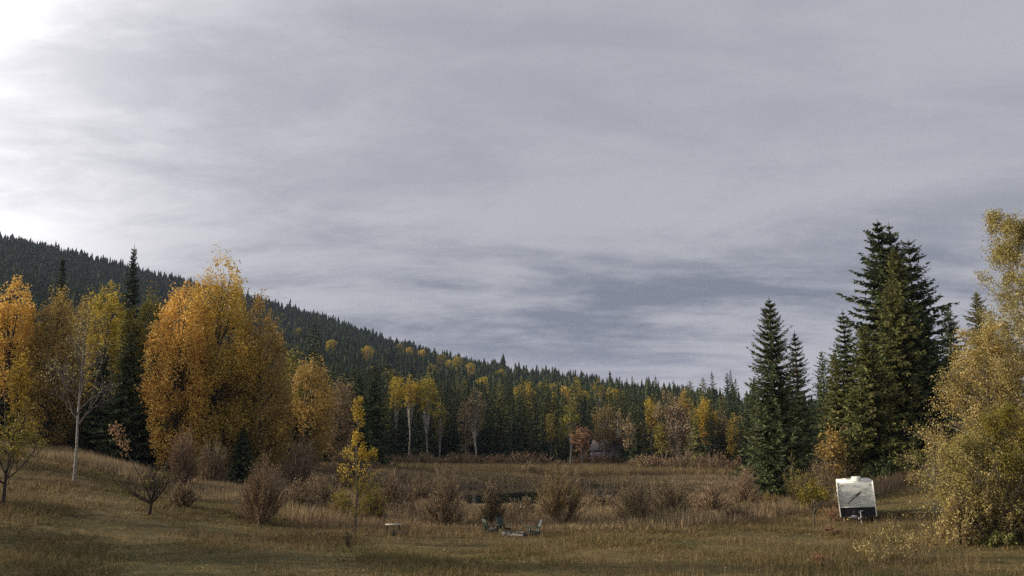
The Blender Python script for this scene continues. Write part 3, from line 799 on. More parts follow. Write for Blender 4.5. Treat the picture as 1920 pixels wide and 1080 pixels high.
def little_conifers(seed, n, r_lo, r_hi, a_lo, a_hi, nb, nt, Hlo, Hhi, power=1.0, over=1.10, Rad=.17):
    rng = np.random.default_rng(seed)
    tmpl = []
    for k in range(6):
        g = Geo(); sides = nt
        for q in range(nb):                       # jagged tiers, each a ragged skirt of boughs
            zb = .04 + .86 * (q / nb) ** 1.0; top = min(1.0, zb + 1.9 / nb * (1 - .3 * q / nb)); rr = Rad * (1 - zb) ** .8
            th = np.arange(2 * sides) * math.pi / sides + rng.uniform(0, 6)
            rad_ = rr * np.where(np.arange(2 * sides) % 2, .45, 1.0) * rng.uniform(.7, 1.2, 2 * sides)
            zz = zb + np.where(np.arange(2 * sides) % 2, .02, -.02) + rng.normal(0, .012, 2 * sides)
            V = np.concatenate([[[0, 0, top if q < nb - 1 else 1.0]], np.stack([rad_ * np.cos(th), rad_ * np.sin(th), zz], 1)])
            g.add(V, [(0, 1 + i, 1 + (i + 1) % (2 * sides)) for i in range(2 * sides)])
        tmpl.append((np.concatenate(g.v), np.concatenate(g.f)))
    a = rng.uniform(a_lo, a_hi, n); r = r_lo + (r_hi - r_lo) * rng.uniform(0, 1, n) ** power
    Rr = np.interp(a, _ra, _rr); ok = r < Rr * over; a, r = a[ok], r[ok]
    x = r * np.sin(np.radians(a)); y = r * np.cos(np.radians(a)); z = height(x, y) - .5
    G = Geo(); k = rng.integers(0, 6, len(x))
    for q in range(6):
        m_ = k == q; V, Fc = tmpl[q]; nn_ = int(m_.sum())
        if not nn_: continue
        H = rng.uniform(Hlo * .8, Hhi, nn_) * np.where(rng.uniform(size=nn_) < .05, 1.3, 1.0) * (1 + .28 * vnoise(x[m_], y[m_], 22, 2)); th = rng.uniform(0, 6.28, nn_); wd = H * rng.uniform(.8, 1.25, nn_)
        c_, s_ = np.cos(th), np.sin(th)
        VX = (V[None, :, 0] * c_[:, None] - V[None, :, 1] * s_[:, None]) * wd[:, None] + x[m_][:, None]
        VY = (V[None, :, 0] * s_[:, None] + V[None, :, 1] * c_[:, None]) * wd[:, None] + y[m_][:, None]
        VZ = V[None, :, 2] * H[:, None] + z[m_][:, None]
        G.add(np.stack([VX, VY, VZ], -1).reshape(-1, 3), (Fc[None] + (np.arange(nn_) * len(V))[:, None, None]).reshape(-1, 3))
    return G


def pick_mat():
    """distant needles: tone varies from tree to tree over the hill"""
    m, t = new_mat('hillside_conifers')
    geo = t.n('ShaderNodeNewGeometry')
    P = geo.outputs['Position']
    a = t.noise(P, .16, 2, .6); b = t.noise(P, .012, 3, .6)
    col = t.ramp(a, [(.3, (.012, .020, .010)), (.45, (.026, .040, .018)), (.6, (.050, .066, .028)), (.72, (.085, .085, .038))])
    col = t.mix(t.mapr(b, .5, .7, 0, .5), col, (.052, .050, .026, 1))
    bs = t.n('ShaderNodeBsdfDiffuse'); t.l(col, bs.inputs[0])
    o = t.n('ShaderNodeOutputMaterial'); t.l(bs.outputs[0], o.inputs[0])
    return m


M['hill'] = pick_mat()
GA = little_conifers(300, 1900, 250, 520, -36, 33, 12, 7, 11, 18, Rad=.19)
GB = little_conifers(310, 6400, 500, 900, -38, 33, 7, 4, 9, 15, Rad=.23)
GC = little_conifers(320, 19000, 850, 1540, -46, 16, 4, 3, 7, 13, power=.8, Rad=.27)
for q in (GB, GC):
    GA.add(np.concatenate(q.v), np.concatenate(q.f))
link('hillside_forest', GA.mesh('hillside_forest', M['hill']), kind='stuff')

# birches and aspens that stand out of the dark forest
PAL = [(0, .35), (.25, .8), (.45, .75), (.62, 1), (.8, .62), (.92, .4), (1, .15)]
for i, (nm, lb, px, Yd, yt, wp, mt, base, ncl) in enumerate([
        ('birch_tree', 'yellow birch with pale trunk on the far shore, nearest the slender poplar', 742, 205, 695, 15, 'yellow', .60, 80),
        ('birch_tree', 'yellow birch with slanting pale trunk, second along the far shore', 768, 207, 704, 12, 'yellow', .66, 55),
        ('birch_tree', 'golden topped birch on the far shore, third pale trunk of the yellow three', 800, 208, 704, 18, 'yellow', .58, 85),
        ('birch_tree', 'thin brown leafed birch with one long bright trunk against the dark wall of forest', 892, 206, 722, 20, 'brown_leaf', .40, 90),
        ('aspen_tree', 'small bright orange aspen crown high among the dark conifers', 989, 244, 712, 13, 'yellow', .6, 60),
        ('aspen_tree', 'bright lime yellow aspen top below the hill crest', 1084, 300, 703, 9, 'yellow', .55, 40),
        ('aspen_tree', 'pale yellow aspen beside the lime yellow one below the hill crest', 1122, 305, 704, 9, 'olive', .55, 40),
        ('aspen_tree', 'yellow brown aspen with grey trunk at the near side of the pale cabin', 1070, 200, 752, 14, 'olive', .35, 60),
        ('aspen_tree', 'orange crowned aspen above the pale cabin', 1132, 201, 757, 22, 'rust_pale', .30, 120),
        ('aspen_tree', 'brown leafed aspen with forked trunk just past the pale cabin', 1158, 204, 768, 18, 'brown_leaf', .30, 80),
        ('aspen_tree', 'thin brown aspen before the cabin wall', 1092, 197, 800, 18, 'red_leaf', .35, 70),
        ('aspen_tree', 'lime yellow aspen strip lit at the forest edge', 1221, 190, 740, 8, 'yellow', .5, 40),
        ('aspen_tree', 'tall brown half-bare aspen between the lime strip and the bright yellow aspen', 1250, 187, 722, 20, 'brown_leaf', .2, 120),
        ('aspen_tree', 'narrow yellow aspen low before the brown half-bare trees', 1241, 183, 790, 9, 'olive', .3, 40),
        ('aspen_tree', 'orange topped aspen behind the bright yellow aspen', 1284, 190, 724, 18, 'rust', .25, 90),
        ('aspen_tree', 'brightest yellow aspen on the far shore, with rounded crown', 1322, 178, 748, 20, 'yellow', .38, 130),
        ('aspen_tree', 'small golden aspen on the far shore close to the tall symmetrical spruce', 1379, 176, 782, 14, 'orange', .25, 80),
        ('aspen_tree', 'golden brown aspen half hidden behind the shorter slim spruce', 1362, 182, 800, 12, 'olive', .2, 60),
        ('aspen_tree', 'brown half-bare birch beside the long bright trunk', 874, 208, 745, 16, 'brown_leaf', .15, 70),
        ('aspen_tree', 'brown twiggy aspen between the cabin aspens and the lime strip', 1188, 192, 770, 18, 'brown_leaf', .12, 80),
        ('aspen_tree', 'grey brown aspen crowding the tall brown half-bare one', 1268, 184, 742, 18, 'twig', .12, 90),
        ('aspen_tree', 'grey twiggy aspen in front of the brightest yellow aspen trunk', 1300, 180, 770, 16, 'twig', .12, 70),
        ('aspen_tree', 'brown aspen filling the gap just after the brightest yellow aspen', 1348, 182, 765, 18, 'brown_leaf', .1, 80),
        ('aspen_tree', 'thin brown aspen at the forest edge behind the small golden one', 1392, 184, 775, 14, 'brown_leaf', .1, 60),
        ('birch_tree', 'grey twiggy birch among the dark conifers past the yellow three', 826, 214, 745, 12, 'olive', .4, 40),
        ('aspen_tree', 'faint yellowish aspen low in the dark forest wall before the cabin', 1033, 214, 765, 9, 'olive', .4, 30),
        ('aspen_tree', 'orange tree low between the slim spruce and the fir grove', 1556, 84, 798, 24, 'rust', .1, 110),
        ('aspen_tree', 'rusty brown tree at the foot of the fir grove behind the trailer', 1590, 87, 790, 24, 'brown_leaf', .05, 120)]):
    near = Yd < 100
    place_broad(nm, lb, px, Yd, yt, wp, 400 + i, mt, bark='birch_bark' if ('birch' in nm or 'pale' in lb or 'grey' in lb) else 'bark_grey', profile=PAL, n_cl=ncl, per=20,
                leaf=.24 if near else .38, cl=.45 if near else .75, vert=1.5, hole=.35, base=base, limbs=18, trunk_r=.22, cat='tree')
rng = np.random.default_rng(909)
g, tg = broadleaf(555, 10, 2.2, PAL, n_cl=60, per=12, leaf=.6, cl=.7, hole=.1, base=.3, limbs=8, trunk_r=.15)
gm, tm2 = g.mesh('crown', M['yellow']), tg.mesh('trunk', M['bark_grey'], True)
gm2 = g.mesh('crown', M['olive'])
# scattered yellow larches and aspens high on the hill
for i, (px, yv, Yd) in enumerate([(752, 640, 900), (768, 643, 880), (792, 650, 860), (828, 657, 800), (842, 660, 780), (858, 663, 760), (1016, 684, 600), (940, 680, 700), (905, 700, 520), (700, 672, 560), (1055, 712, 420), (1150, 716, 420), (1180, 722, 400), (872, 690, 560), (640, 700, 420), (560, 610, 800), (620, 640, 700), (590, 668, 480), (812, 668, 640), (884, 668, 740), (975, 700, 480), (1035, 690, 560), (1090, 706, 460), (1210, 730, 360), (730, 700, 420), (690, 655, 700)]):
    x = at(px, yv, Yd)[0]
    t_ = thing('larch_tree', 'tiny yellow tree among the hillside conifers, ' + where(px, SLOPE), 'tree', (x, Yd, hz(x, Yd)), (0, 0, i), float(rng.uniform(1.3, 2.0)), 'yellow trees scattered over the hill')
    link('trunk', tm2, t_); link('crown', gm if i % 3 else gm2, t_)

# ------------------------------------------------------------------ the far cabin
def far_cabin():
    x, y, z = ground(1133, 842, 205)
    t_ = thing('cabin', 'small pale mauve cabin glimpsed between trunks on the far shore', 'cabin', (x, y, z - .05), (0, 0, R(66)), (.9, .9, 1.3))
    wall = solid_mat('cabin_wall', (.24, .20, .235), (.36, .31, .35), 3, .8); roof = solid_mat('cabin_roof', (.09, .075, .075), (.15, .12, .12), 4, .8)
    dark = solid_mat('cabin_glass', (.02, .02, .025), None, 3, .15, spec=.6); white = solid_mat('cabin_trim', (.55, .52, .55), None, 3, .7)
    g = Geo()
    prof = [(-3.2, 0), (3.2, 0), (3.2, 2.8), (0, 4.5), (-3.2, 2.8)]
    V = [(a_, -2.6, b_) for a_, b_ in prof] + [(a_, 2.6, b_) for a_, b_ in prof]
    Fs = [(0, 1, 2), (0, 2, 3), (0, 3, 4), (5, 7, 6), (5, 8, 7), (5, 9, 8)]
    for i in range(5):
        j = (i + 1) % 5; Fs += [(i, i + 5, j + 5), (i, j + 5, j)]
    g.add(V, Fs); link('wall', g.mesh('wall', wall), t_)
    for s in (-1, 1):
        g = Geo(); a_ = math.atan2(1.7, 3.2); c_, s_ = math.cos(a_), math.sin(a_)
        g.box((s * 1.72, 0, 3.72), (4.1, 5.9, .12), [[c_, 0, s * s_], [0, 1, 0], [-s * s_, 0, c_]])
        link('roof', g.mesh('roof', roof), t_)
    for wx in (-1.9, .1):
        g = Geo(); g.box((wx, -2.63, 1.6), (1.15, .06, 1.2)); f_ = link('window', g.mesh('window', white), t_)
        g = Geo(); g.box((wx, -2.68, 1.6), (.95, .05, 1.0)); link('pane', g.mesh('pane', dark), f_)
    g = Geo(); g.box((2.1, -2.64, 1.02), (.9, .07, 2.02)); link('door', g.mesh('door', white), t_)
far_cabin()

# ------------------------------------------------------------------ single trees of the meadow
def bare_birch():
    x, y, z = ground(150, 760, 64); H = at(150, 598, 64)[2] - z
    t_ = thing('birch_tree', 'slender white trunked birch with bare twigs and few leaves, alone on the bank', 'tree', (x, y, z))
    rng = np.random.default_rng(3)
    zt = np.array([-.4, 0, .2 * H, .4 * H, .6 * H, .8 * H, .96 * H])
    P_ = np.stack([.06 * np.sin(zt * .8) - .01 * zt, .05 * np.cos(zt), zt], 1); r_ = np.array([.12, .115, .095, .08, .06, .04, .012])
    stems = []
    for i in range(32):
        q = rng.uniform(.28, .97); h = q * H; a = i * 2.4 + rng.uniform(-.4, .4)
        p = [np.interp(h, zt, P_[:, 0]), np.interp(h, zt, P_[:, 1]), h]
        stems.append((p, (math.cos(a), math.sin(a), rng.uniform(.6, 1.4)), (1.05 - q) * 2.4 + .55, .045 * (1.2 - q) + .012, 3))
    tg, bg_, g, tp = branchy(3, [(P_, r_)], stems, 0, .1, .1, kids=3, spread=.6, up=.12)
    hi = tp[tp[:, 2] > H * .5]; k = rng.integers(0, len(hi), 950); Q = hi[k] + rng.normal(0, .07, (950, 3))
    g = Geo(); g.diamonds(Q, unit(rng.normal(size=Q.shape) + [0, 0, -.4]), .13, .10, None, rng)
    link('trunk', tg.mesh('trunk', M['birch_bark'], True), t_); link('branches', bg_.mesh('branches', M['bark_grey']), t_)
    link('foliage', g.mesh('foliage', M['pale']), t_)
bare_birch()


def small_tree(name, label, px, Y_, ytop, ybase_mid, seed, mat, bark, nstem, wide, leaf_n, leaf, spread_leaf, depth=3, trunk_h=.3, tr=.10, cat='tree', tilt=0.0, **kw):
    x, y, z = ground(px, ybase_mid, Y_); H = at(px, ytop, Y_)[2] - z
    t_ = thing(name, label, cat, (x, y, z)); rng = np.random.default_rng(seed)
    th = trunk_h * H
    P_ = np.array([[0, 0, -.3], [0, 0, 0], [tilt * th * .5, .02, th * .5], [tilt * th, 0, th]]); r_ = np.array([1.2, 1.1, .9, .8]) * tr
    stems = []
    for i in range(nstem):
        a = i * 2.4 + rng.uniform(-.5, .5); e = rng.uniform(.4, 1.5) / max(wide, .2)
        hh = th * rng.uniform(.55, 1) if i else th
        stems.append(([tilt * hh, 0, hh], (math.cos(a), math.sin(a), e) if i else (0.1, 0, 1.0), (H - th) * rng.uniform(.36, .52), tr * .5, depth))
    tg, bg_, g, tp = branchy(seed, [(P_, r_)], stems, leaf_n, leaf, spread_leaf, **kw)
    link('trunk', tg.mesh('trunk', M[bark], True), t_); link('branches', bg_.mesh('branches', M[bark]), t_)
    if leaf_n: link('foliage', g.mesh('foliage', M[mat]), t_)
    return t_


small_tree('fruit_tree', 'small meadow tree with thin yellow foliage, cut by the edge of the view', 14, 47, 752, 860, 21, 'olive', 'bark', 8, .9, 2600, .12, .14, depth=3, trunk_h=.34, tr=.09, spread=.6, up=.18)
small_tree('sapling', 'young yellow leaved tree on a crooked stem, just before the trailer side', 1522, 56, 882, 930, 22, 'olive', 'bark_grey', 6, .8, 1500, .13, .13, depth=2, trunk_h=.34, tr=.06, spread=.6, up=.25, tilt=.15)


def apple_tree():
    x, y, z = ground(283, 920, 50)
    t_ = thing('apple_tree', 'low spreading bare apple tree with one long branch slanting up to a leafy tip', 'tree', (x, y, z)); rng = np.random.default_rng(8)
    P_ = np.array([[0, 0, -.3], [0, 0, 0], [.04, 0, .45], [.10, 0, .75]]); r_ = np.array([.13, .12, .10, .09])
    st = []
    for i, (a, e, L) in enumerate([(180, .75, 1.35), (0, .75, 1.3), (200, .5, 1.1), (-25, .55, 1.15), (90, .9, 1.1), (270, .9, 1.1), (150, 1.6, 1.2), (30, 1.7, 1.2), (-60, 1.2, 1.1), (120, .7, 1.2)]):
        st.append(([.06, 0, .55 + .03 * i], (math.cos(R(a)), math.sin(R(a)), e), L * .85, .055, 3))
    tg, bg_, g, tp = branchy(8, [(P_, r_)], st, 380, .085, .08, kids=3, spread=.65, up=.28)
    # the long slanting branch
    tip = at(213, 798, 50); base_ = np.array([-.25, 0, 1.3]); tipl = np.array([tip[0] - x, 0, tip[2] - z])
    tt = np.linspace(0, 1, 7)[:, None]; L_ = base_ + (tipl - base_) * tt + np.array([0, .3, -.25]) * (tt * (1 - tt))
    bg_.tube(L_, np.linspace(.04, .012, 7), 4)
    Q = L_[-1] + (base_ - tipl) * rng.uniform(0, .5, (230, 1)) ** 1.3 + rng.normal(0, .16, (230, 3))
    g2 = Geo(); g2.diamonds(Q, unit(rng.normal(size=Q.shape)), .13, .10, None, rng)
    link('trunk', tg.mesh('trunk', M['bark'], True), t_); link('branches', bg_.mesh('branches', M['bark']), t_)
    link('foliage', g.mesh('foliage', M['olive']), t_); link('leafy_tip', g2.mesh('leafy_tip', M['red_leaf']), t_)
apple_tree()


def poplar():
    x, y, z = ground(670, 860, 53); H = at(670, 744, 53)[2] - z
    t_ = thing('poplar_tree', 'slender columnar poplar with bright yellow leaves standing before the marsh', 'tree', (x, y, z)); rng = np.random.default_rng(17)
    zt = np.array([-.3, 0, .25, .5, .75, .98]) * [1, 1, H, H, H, H]
    P_ = np.stack([.05 * np.sin(zt), .04 * np.cos(zt), zt], 1); tg = Geo(); tg.tube(P_, [.055, .05, .045, .035, .022, .008], 7)
    # second leader ending lower on one side
    sx = at(694, 838, 53); q = np.array([[0, 0, .22 * H], [.3, 0, .32 * H], [sx[0] - x, 0, .45 * H], [sx[0] - x + .12, 0, sx[2] - z - .1]])
    tg.tube(q, [.045, .04, .03, .008], 5)
    segs, tips = [], []
    for i in range(60):
        f = rng.uniform(.04, .95); a = i * 2.4; p = [np.interp(f * H, zt, P_[:, 0]), np.interp(f * H, zt, P_[:, 1]), f * H]
        L_ = (1.15 if f < .5 else .62) * (1.15 - f * .75)
        grow(rng, p, (math.cos(a), math.sin(a), 1.1 if f > .4 else .5), L_, .016, 1, segs, tips, 3, .45, .3, .7)
    for i in range(14):
        f = rng.uniform(0, .9); p = q[0] * (1 - f) + q[3] * f if f < .3 else np.array([sx[0] - x, 0, 0]) + [0, 0, .42 * H + f * .22 * H * .6]
        grow(rng, p, (math.cos(i * 2.4), math.sin(i * 2.4), 1.0), .5, .012, 1, segs, tips, 3, .45, .3, .7)
    bg_ = Geo()
    for P1, r1, dp in segs: bg_.tube(P1, r1, 3)
    tp = np.array([a_[0] for a_ in tips]); up_ = tp[tp[:, 2] > H * .36]; lo = tp[tp[:, 2] <= H * .40]
    g = Geo(); k = rng.integers(0, len(up_), 2300); Q = up_[k] + rng.normal(0, .07, (2300, 3))
    g.diamonds(Q, unit(rng.normal(size=Q.shape) + [0, 0, -.3]),   .10 * rng.uniform(.7, 1.2, 2300), .08, None, rng)
    g2 = Geo(); k = rng.integers(0, len(lo), 2200); Q = lo[k] + rng.normal(0, .13, (2200, 3))
    g2.diamonds(Q, unit(rng.normal(size=Q.shape)), .09, .07, None, rng)
    link('trunk', tg.mesh('trunk', M['bark_grey'], True), t_); link('branches', bg_.mesh('branches', M['bark_grey']), t_)
    link('crown', g.mesh('crown', M['yellow']), t_); link('lower_leaves', g2.mesh('lower_leaves', M['olive']), t_)
poplar()


def big_birch(name, label, px, Y_, ytop, seed, spreadx, leafs, leaf, mat, depth, nst, ybase=1005, low=.1, tr=.16, wide=1.0, bark='birch_bark', lean=0.0):
    x, y, z = ground(px, 750, Y_); H = at(px, ytop, Y_)[2] - z
    t_ = thing(name, label, 'tree', (x, y, z)); rng = np.random.default_rng(seed)
    zt = np.array([-.4, 0, .25 * H, .5 * H, .75 * H, .96 * H])
    P_ = np.stack([.25 * np.sin(zt * .35 + seed) + lean * zt, .2 * np.cos(zt * .3), zt], 1); r_ = tr * np.array([1.15, 1.1, .9, .65, .35, .06])
    st = []
    for i in range(nst):
        q = low + (.97 - low) * (i + rng.uniform(0, 1)) / nst; h = q * H; a = i * 2.4 + rng.uniform(-.4, .4)
        p = [np.interp(h, zt, P_[:, 0]), np.interp(h, zt, P_[:, 1]), h]
        Lb = spreadx * .62 * (1.05 - q) ** .75
        st.append((p, (math.cos(a) * wide, math.sin(a) * wide, rng.uniform(.55, 1.2)), Lb + .35, .05 * (1.1 - q) + .012, depth))
    tg, bg_, g, tp = branchy(seed, [(P_, r_)], st, leafs, leaf, leaf * 1.5, kids=3, spread=.62, up=.10, shrink=.66)
    link('trunk', tg.mesh('trunk', M[bark], True), t_); link('branches', bg_.mesh('branches', M[bark]), t_)
    link('crown', g.mesh('crown', M[mat]), t_)
    return t_


big_birch('birch_tree', 'tall yellow birch with bare twigs at its tip, at the edge of the view', 1928, 48, 402, 61, 3.3, 48000, .095, 'birch_leaf', 3, 60, low=.05, tr=.13)
big_birch('birch_tree', 'lower spreading yellow birch whose boughs hang out over the slope beside the tall birch', 1852, 46, 640, 62, 3.5, 36000, .092, 'birch_leaf', 3, 46, low=.03, tr=.08, wide=1.2, lean=-.03, bark='bark_grey')
big_birch('birch_tree', 'tangled olive leaved young birch in front of the tall yellow birch', 1890, 43, 790, 63, 3.0, 26000, .088, 'olive', 3, 34, low=.02, tr=.06, wide=1.4, bark='bark_grey')
big_birch('birch_tree', 'low bushy birch with yellow leaves, spreading down to the grass below the hanging boughs', 1826, 43, 840, 66, 2.6, 18000, .085, 'birch_leaf', 3, 26, low=.02, tr=.05, wide=1.5, bark='bark_grey')
big_birch('birch_tree', 'yellow birch just outside the view, its boughs touching the tall birch', 2010, 50, 480, 64, 4.0, 11000, .15, 'birch_leaf', 3, 38, low=.06, tr=.16)

for i, (px, Yd, yt, wp, lb) in enumerate([
        (1665, 37, 958, 22, 'thin sapling with pale leaves on wavy stems, nearest to the trailer'),
        (1704, 37, 985, 18, 'small pale leaved sapling beside the wavy stemmed one'),
        (1640, 36, 1005, 16, 'low wispy sapling growing in the mown grass before the trailer'),
        (1742, 38, 975, 24, 'bushy pale leaved sapling before the hanging birch boughs'),
        (1790, 38, 985, 30, 'dense clump of pale leaved suckers under the spreading birch')]):
    x, y, z = ground(px, 1040, Yd); H = max(at(px, yt, Yd)[2] - z, .8)
    t_ = thing('sapling', lb, 'sapling', (x, y, z)); rng = np.random.default_rng(700 + i); segs, tips = [], []
    for k in range(9 + 2 * (i > 2)):
        a = k * 2.4 + i; s_ = wp / F * Yd * .45
        grow(rng, (rng.normal(0, .15 + s_ * .4), rng.normal(0, .2), -.05), (math.cos(a) * .28, math.sin(a) * .28, 1), H * rng.uniform(.35, .62), .011, 1, segs, tips, 3, .4, .35, .75)
    bg_ = Geo()
    for P1, r1, dp in segs: bg_.tube(P1, np.maximum(r1, .004), 3)
    tp = np.array([a_[0] for a_ in tips]); nl = 420; kk = rng.integers(0, len(tp), nl); Q = tp[kk] + rng.normal(0, .05, (nl, 3))
    g = Geo(); g.diamonds(Q, unit(rng.normal(size=Q.shape)), .075 * rng.uniform(.6, 1.3, nl), .055, None, rng)
    link('stems', bg_.mesh('stems', M['twig']), t_); link('foliage', g.mesh('foliage', M['pale']), t_)

# low evergreen at the corner and the red-brown dock clumps
for k, (px, yt, wp, lb) in enumerate(((1856, 900, 58, 'leafy yellow thicket wrapped round the foot of the spreading birch'), (1790, 925, 40, 'low yellow leafed thicket at the meadow side of the bushy birch'), (1915, 890, 50, 'olive yellow thicket at the foot of the tall birch'))):
    place_shrub('shrub', lb, px, 42, yt, wp, 790 + k, leafm='birch_leaf' if k < 2 else 'olive', n=90, twigs=26, leafs=5200, leaf=.10)
place_shrub('juniper_bush', 'low dark green bush in deep shade under the birches', 1868, 41, 1000, 36, 801, leafm='spruce_brown', twigm='twig_dark', cat='bush', n=60, twigs=14, leafs=5200, leaf=.13)
place_shrub('shrub', 'reddish brown low weeds in the grass before the trailer', 1555, 48, 990, 24, 802, leafm='red_leaf', n=40, twigs=12, leafs=1300, leaf=.07)
place_shrub('shrub', 'dark red clump of dead weeds at the bottom of the mown slope', 1530, 36, 1040, 18, 803, leafm='red_leaf', n=36, twigs=12, leafs=900, leaf=.06)
place_shrub('shrub', 'rusty bracken patch under the young yellow leaved tree', 1556, 58, 948, 26, 804, leafm='red_leaf', n=40, twigs=12, leafs=1200, leaf=.08)
place_shrub('shrub', 'yellow and brown thicket against the dark spruce foot, behind the young crooked tree', 1500, 68, 872, 36, 805, leafm='olive', n=60, twigs=16, leafs=1900, leaf=.12)
place_shrub('shrub', 'leafy brown thicket between the spruces and the trailer roof', 1545, 72, 850, 34, 806, leafm='brown_leaf', n=60, twigs=16, leafs=1700, leaf=.13)
place_shrub('shrub', 'green bush at the forest foot just past the trailer', 1712, 82, 842, 46, 807, leafm='spruce_brown', twigm='twig_dark', n=60, twigs=16, leafs=3800, leaf=.22)
place_shrub('shrub', 'low green bush behind the trailer air conditioner', 1655, 82, 866, 40, 808, leafm='spruce', twigm='twig_dark', n=60, twigs=14, leafs=3000, leaf=.22)
place_shrub('shrub', 'brown bush at the forest foot next to the wooden stake', 1756, 80, 850, 26, 809, leafm='brown_leaf', n=50, twigs=14, leafs=1000, leaf=.15)

# marsh shrubs, one by one
SHR = [
    (492, 54, 866, 50, 'red_leaf', 'round willow bush with a reddish top at the near edge of the marsh'),
    (835, 56, 886, 42, 'brown_leaf', 'brown willow bush before the pond, nearest the little wooden table'),
    (922, 57, 908, 20, 'brown_leaf', 'narrow brown willow behind the green garden chairs'),
    (1052, 57, 878, 48, 'olive', 'large olive brown willow bush hiding the middle of the pond'),
    (1190, 58, 905, 40, 'brown_leaf', 'grey brown willow bush, first of the touching pair past the pond'),
    (1255, 60, 897, 46, 'brown_leaf', 'taller of the touching pair of grey brown willow bushes'),
    (1335, 64, 908, 38, 'reedy', 'pale pinkish brown bush between the willow pair and the tall spruce'),
    (1398, 68, 886, 34, 'brown_leaf', 'dark brown willow bush touching the foot of the tall symmetrical spruce'),
    (735, 66, 893, 40, 'brown_leaf', 'low brown willow bush behind the little wooden table'),
    (600, 70, 885, 46, 'brown_leaf', 'wide grey brown bush in the marsh beyond the round reddish willow'),
    (560, 62, 905, 36, 'reedy', 'pinkish low bush between the round reddish willow and the poplar'),
    (790, 72, 893, 36, 'brown_leaf', 'low willow bush behind the marsh grass close to the open water'),
    (1120, 66, 925, 34, 'reedy', 'pinkish low bush between the large olive willow and the grey willow pair'),
    (975, 62, 935, 36, 'reedy', 'low pinkish brush below the open water of the pond'),
    (340, 78, 812, 26, 'red_leaf', 'pinkish brown bush under the rounded golden cottonwood'),
    (395, 84, 830, 34, 'brown_leaf', 'dark brush under the tallest golden cottonwood'),
    (345, 56, 905, 30, 'brown_leaf', 'thin grey bush just past the bare apple tree'),
    (560, 92, 820, 48, 'brown_leaf', 'brown thicket under the broad rust brown cottonwood'),
    (650, 98, 835, 44, 'brown_leaf', 'brown thicket behind the slender poplar'),
    (640, 60, 920, 26, 'olive', 'dry yellowish bush at the foot of the slender poplar'),
    (700, 58, 915, 26, 'olive', 'sparse yellowish bush between the poplar and the little wooden table'),
    (1330, 160, 843, 34, 'red_leaf', 'rounded brown bush on the far shore below the brightest yellow aspen'),
    (1376, 158, 856, 26, 'red_leaf', 'small rounded russet bush on the far shore beside the tall spruce'),
    (1284, 168, 842, 34, 'brown_leaf', 'brown thicket on the far shore below the half-bare aspens'),
    (995, 150, 868, 20, 'reedy', 'small sedge coloured bush on the far reed bank'),
    (1440, 70, 925, 30, 'olive', 'low yellowish brush in front of the tall symmetrical spruce'),
]
M['reedy'] = M['reed']
for i, (px, Yd, yt, wp, lf, lb) in enumerate(SHR):
    far = Yd > 120
    place_shrub('willow_shrub' if i < 14 else 'shrub', lb, px, Yd, yt, wp, 820 + i, leafm=lf, n=60 if far else 110, twigs=16 if far else 30, leafs=900 if far else 1500 + int(wp * 16),
                leaf=.22 if far else .075 + Yd * .0005, wtw=.06 if far else .020 + Yd * .00012)
# little bare shrub before the poplar
place_shrub('shrub', 'tiny bare shrub with dark forked stems before the slender poplar', 658, 42, 985, 20, 870, leafm='brown_leaf', twigm='twig_dark', n=16, twigs=8, leafs=60, leaf=.05, wtw=.02)
rng = np.random.default_rng(66)
MARSH = [(660, 'beyond the round reddish willow'), (880, 'behind the little wooden table'), (1010, 'behind the green chairs'), (1160, 'around the large olive willow'), (9999, 'around the grey willow pair')]
lowb = []
for q in range(4):
    g, lg = shrub_geo(840 + q, 1.0, [1.0, 1.3, .9, 1.5][q], n=80, twigs=22, leafs=900, leaf=.075, wtw=.024); lowb.append((g.mesh('stems', M['twig']), lg.mesh('foliage', M['reed' if q % 2 else 'brown_leaf'])))
k = 0
while k < 34:
    px = rng.uniform(520, 1400); y = rng.uniform(57, 76); x = at(px, 940, y)[0]
    if -.055 < x / y < .03 and y > 63: continue
    q = lowb[k % 4]; k += 1
    t_ = thing('shrub', ('tan' if k % 4 in (0, 2) else 'brown') + ' low brush in the marsh, ' + where(px, MARSH), 'shrub', (x, y, hz(x, y) - .05), (0, 0, k), float(rng.uniform(.7, 1.35)), 'low brush of the marsh')
    link('stems', q[0], t_); link('foliage', q[1], t_)
# understorey row along the far shore
g, lg = shrub_geo(880, 2.6, 2.6, n=50, twigs=14, leafs=700, leaf=.3, wtw=.07)
ua, ub, uc = g.mesh('stems', M['twig']), lg.mesh('foliage', M['red_leaf']), lg.mesh('foliage', M['brown_leaf'])
rng = np.random.default_rng(31)
for i in range(60):
    px = 600 + 790 * (i + rng.uniform(.2, .8)) / 60; y = (203 if px < 1180 else 178) + rng.uniform(-6, 4) - max(0, 760 - px) * .35
    x = at(px, 862, y)[0]
    t_ = thing('willow_shrub', ('reddish' if i % 2 else 'brown') + ' low willow at the far forest foot, ' + where(px, SHORE), 'shrub', (x, y, hz(x, y)), (0, 0, i * 1.1), float(rng.uniform(.6, 1.3)), 'low willows at the far forest foot')
    link('stems', ua, t_); link('foliage', ub if i % 2 else uc, t_)

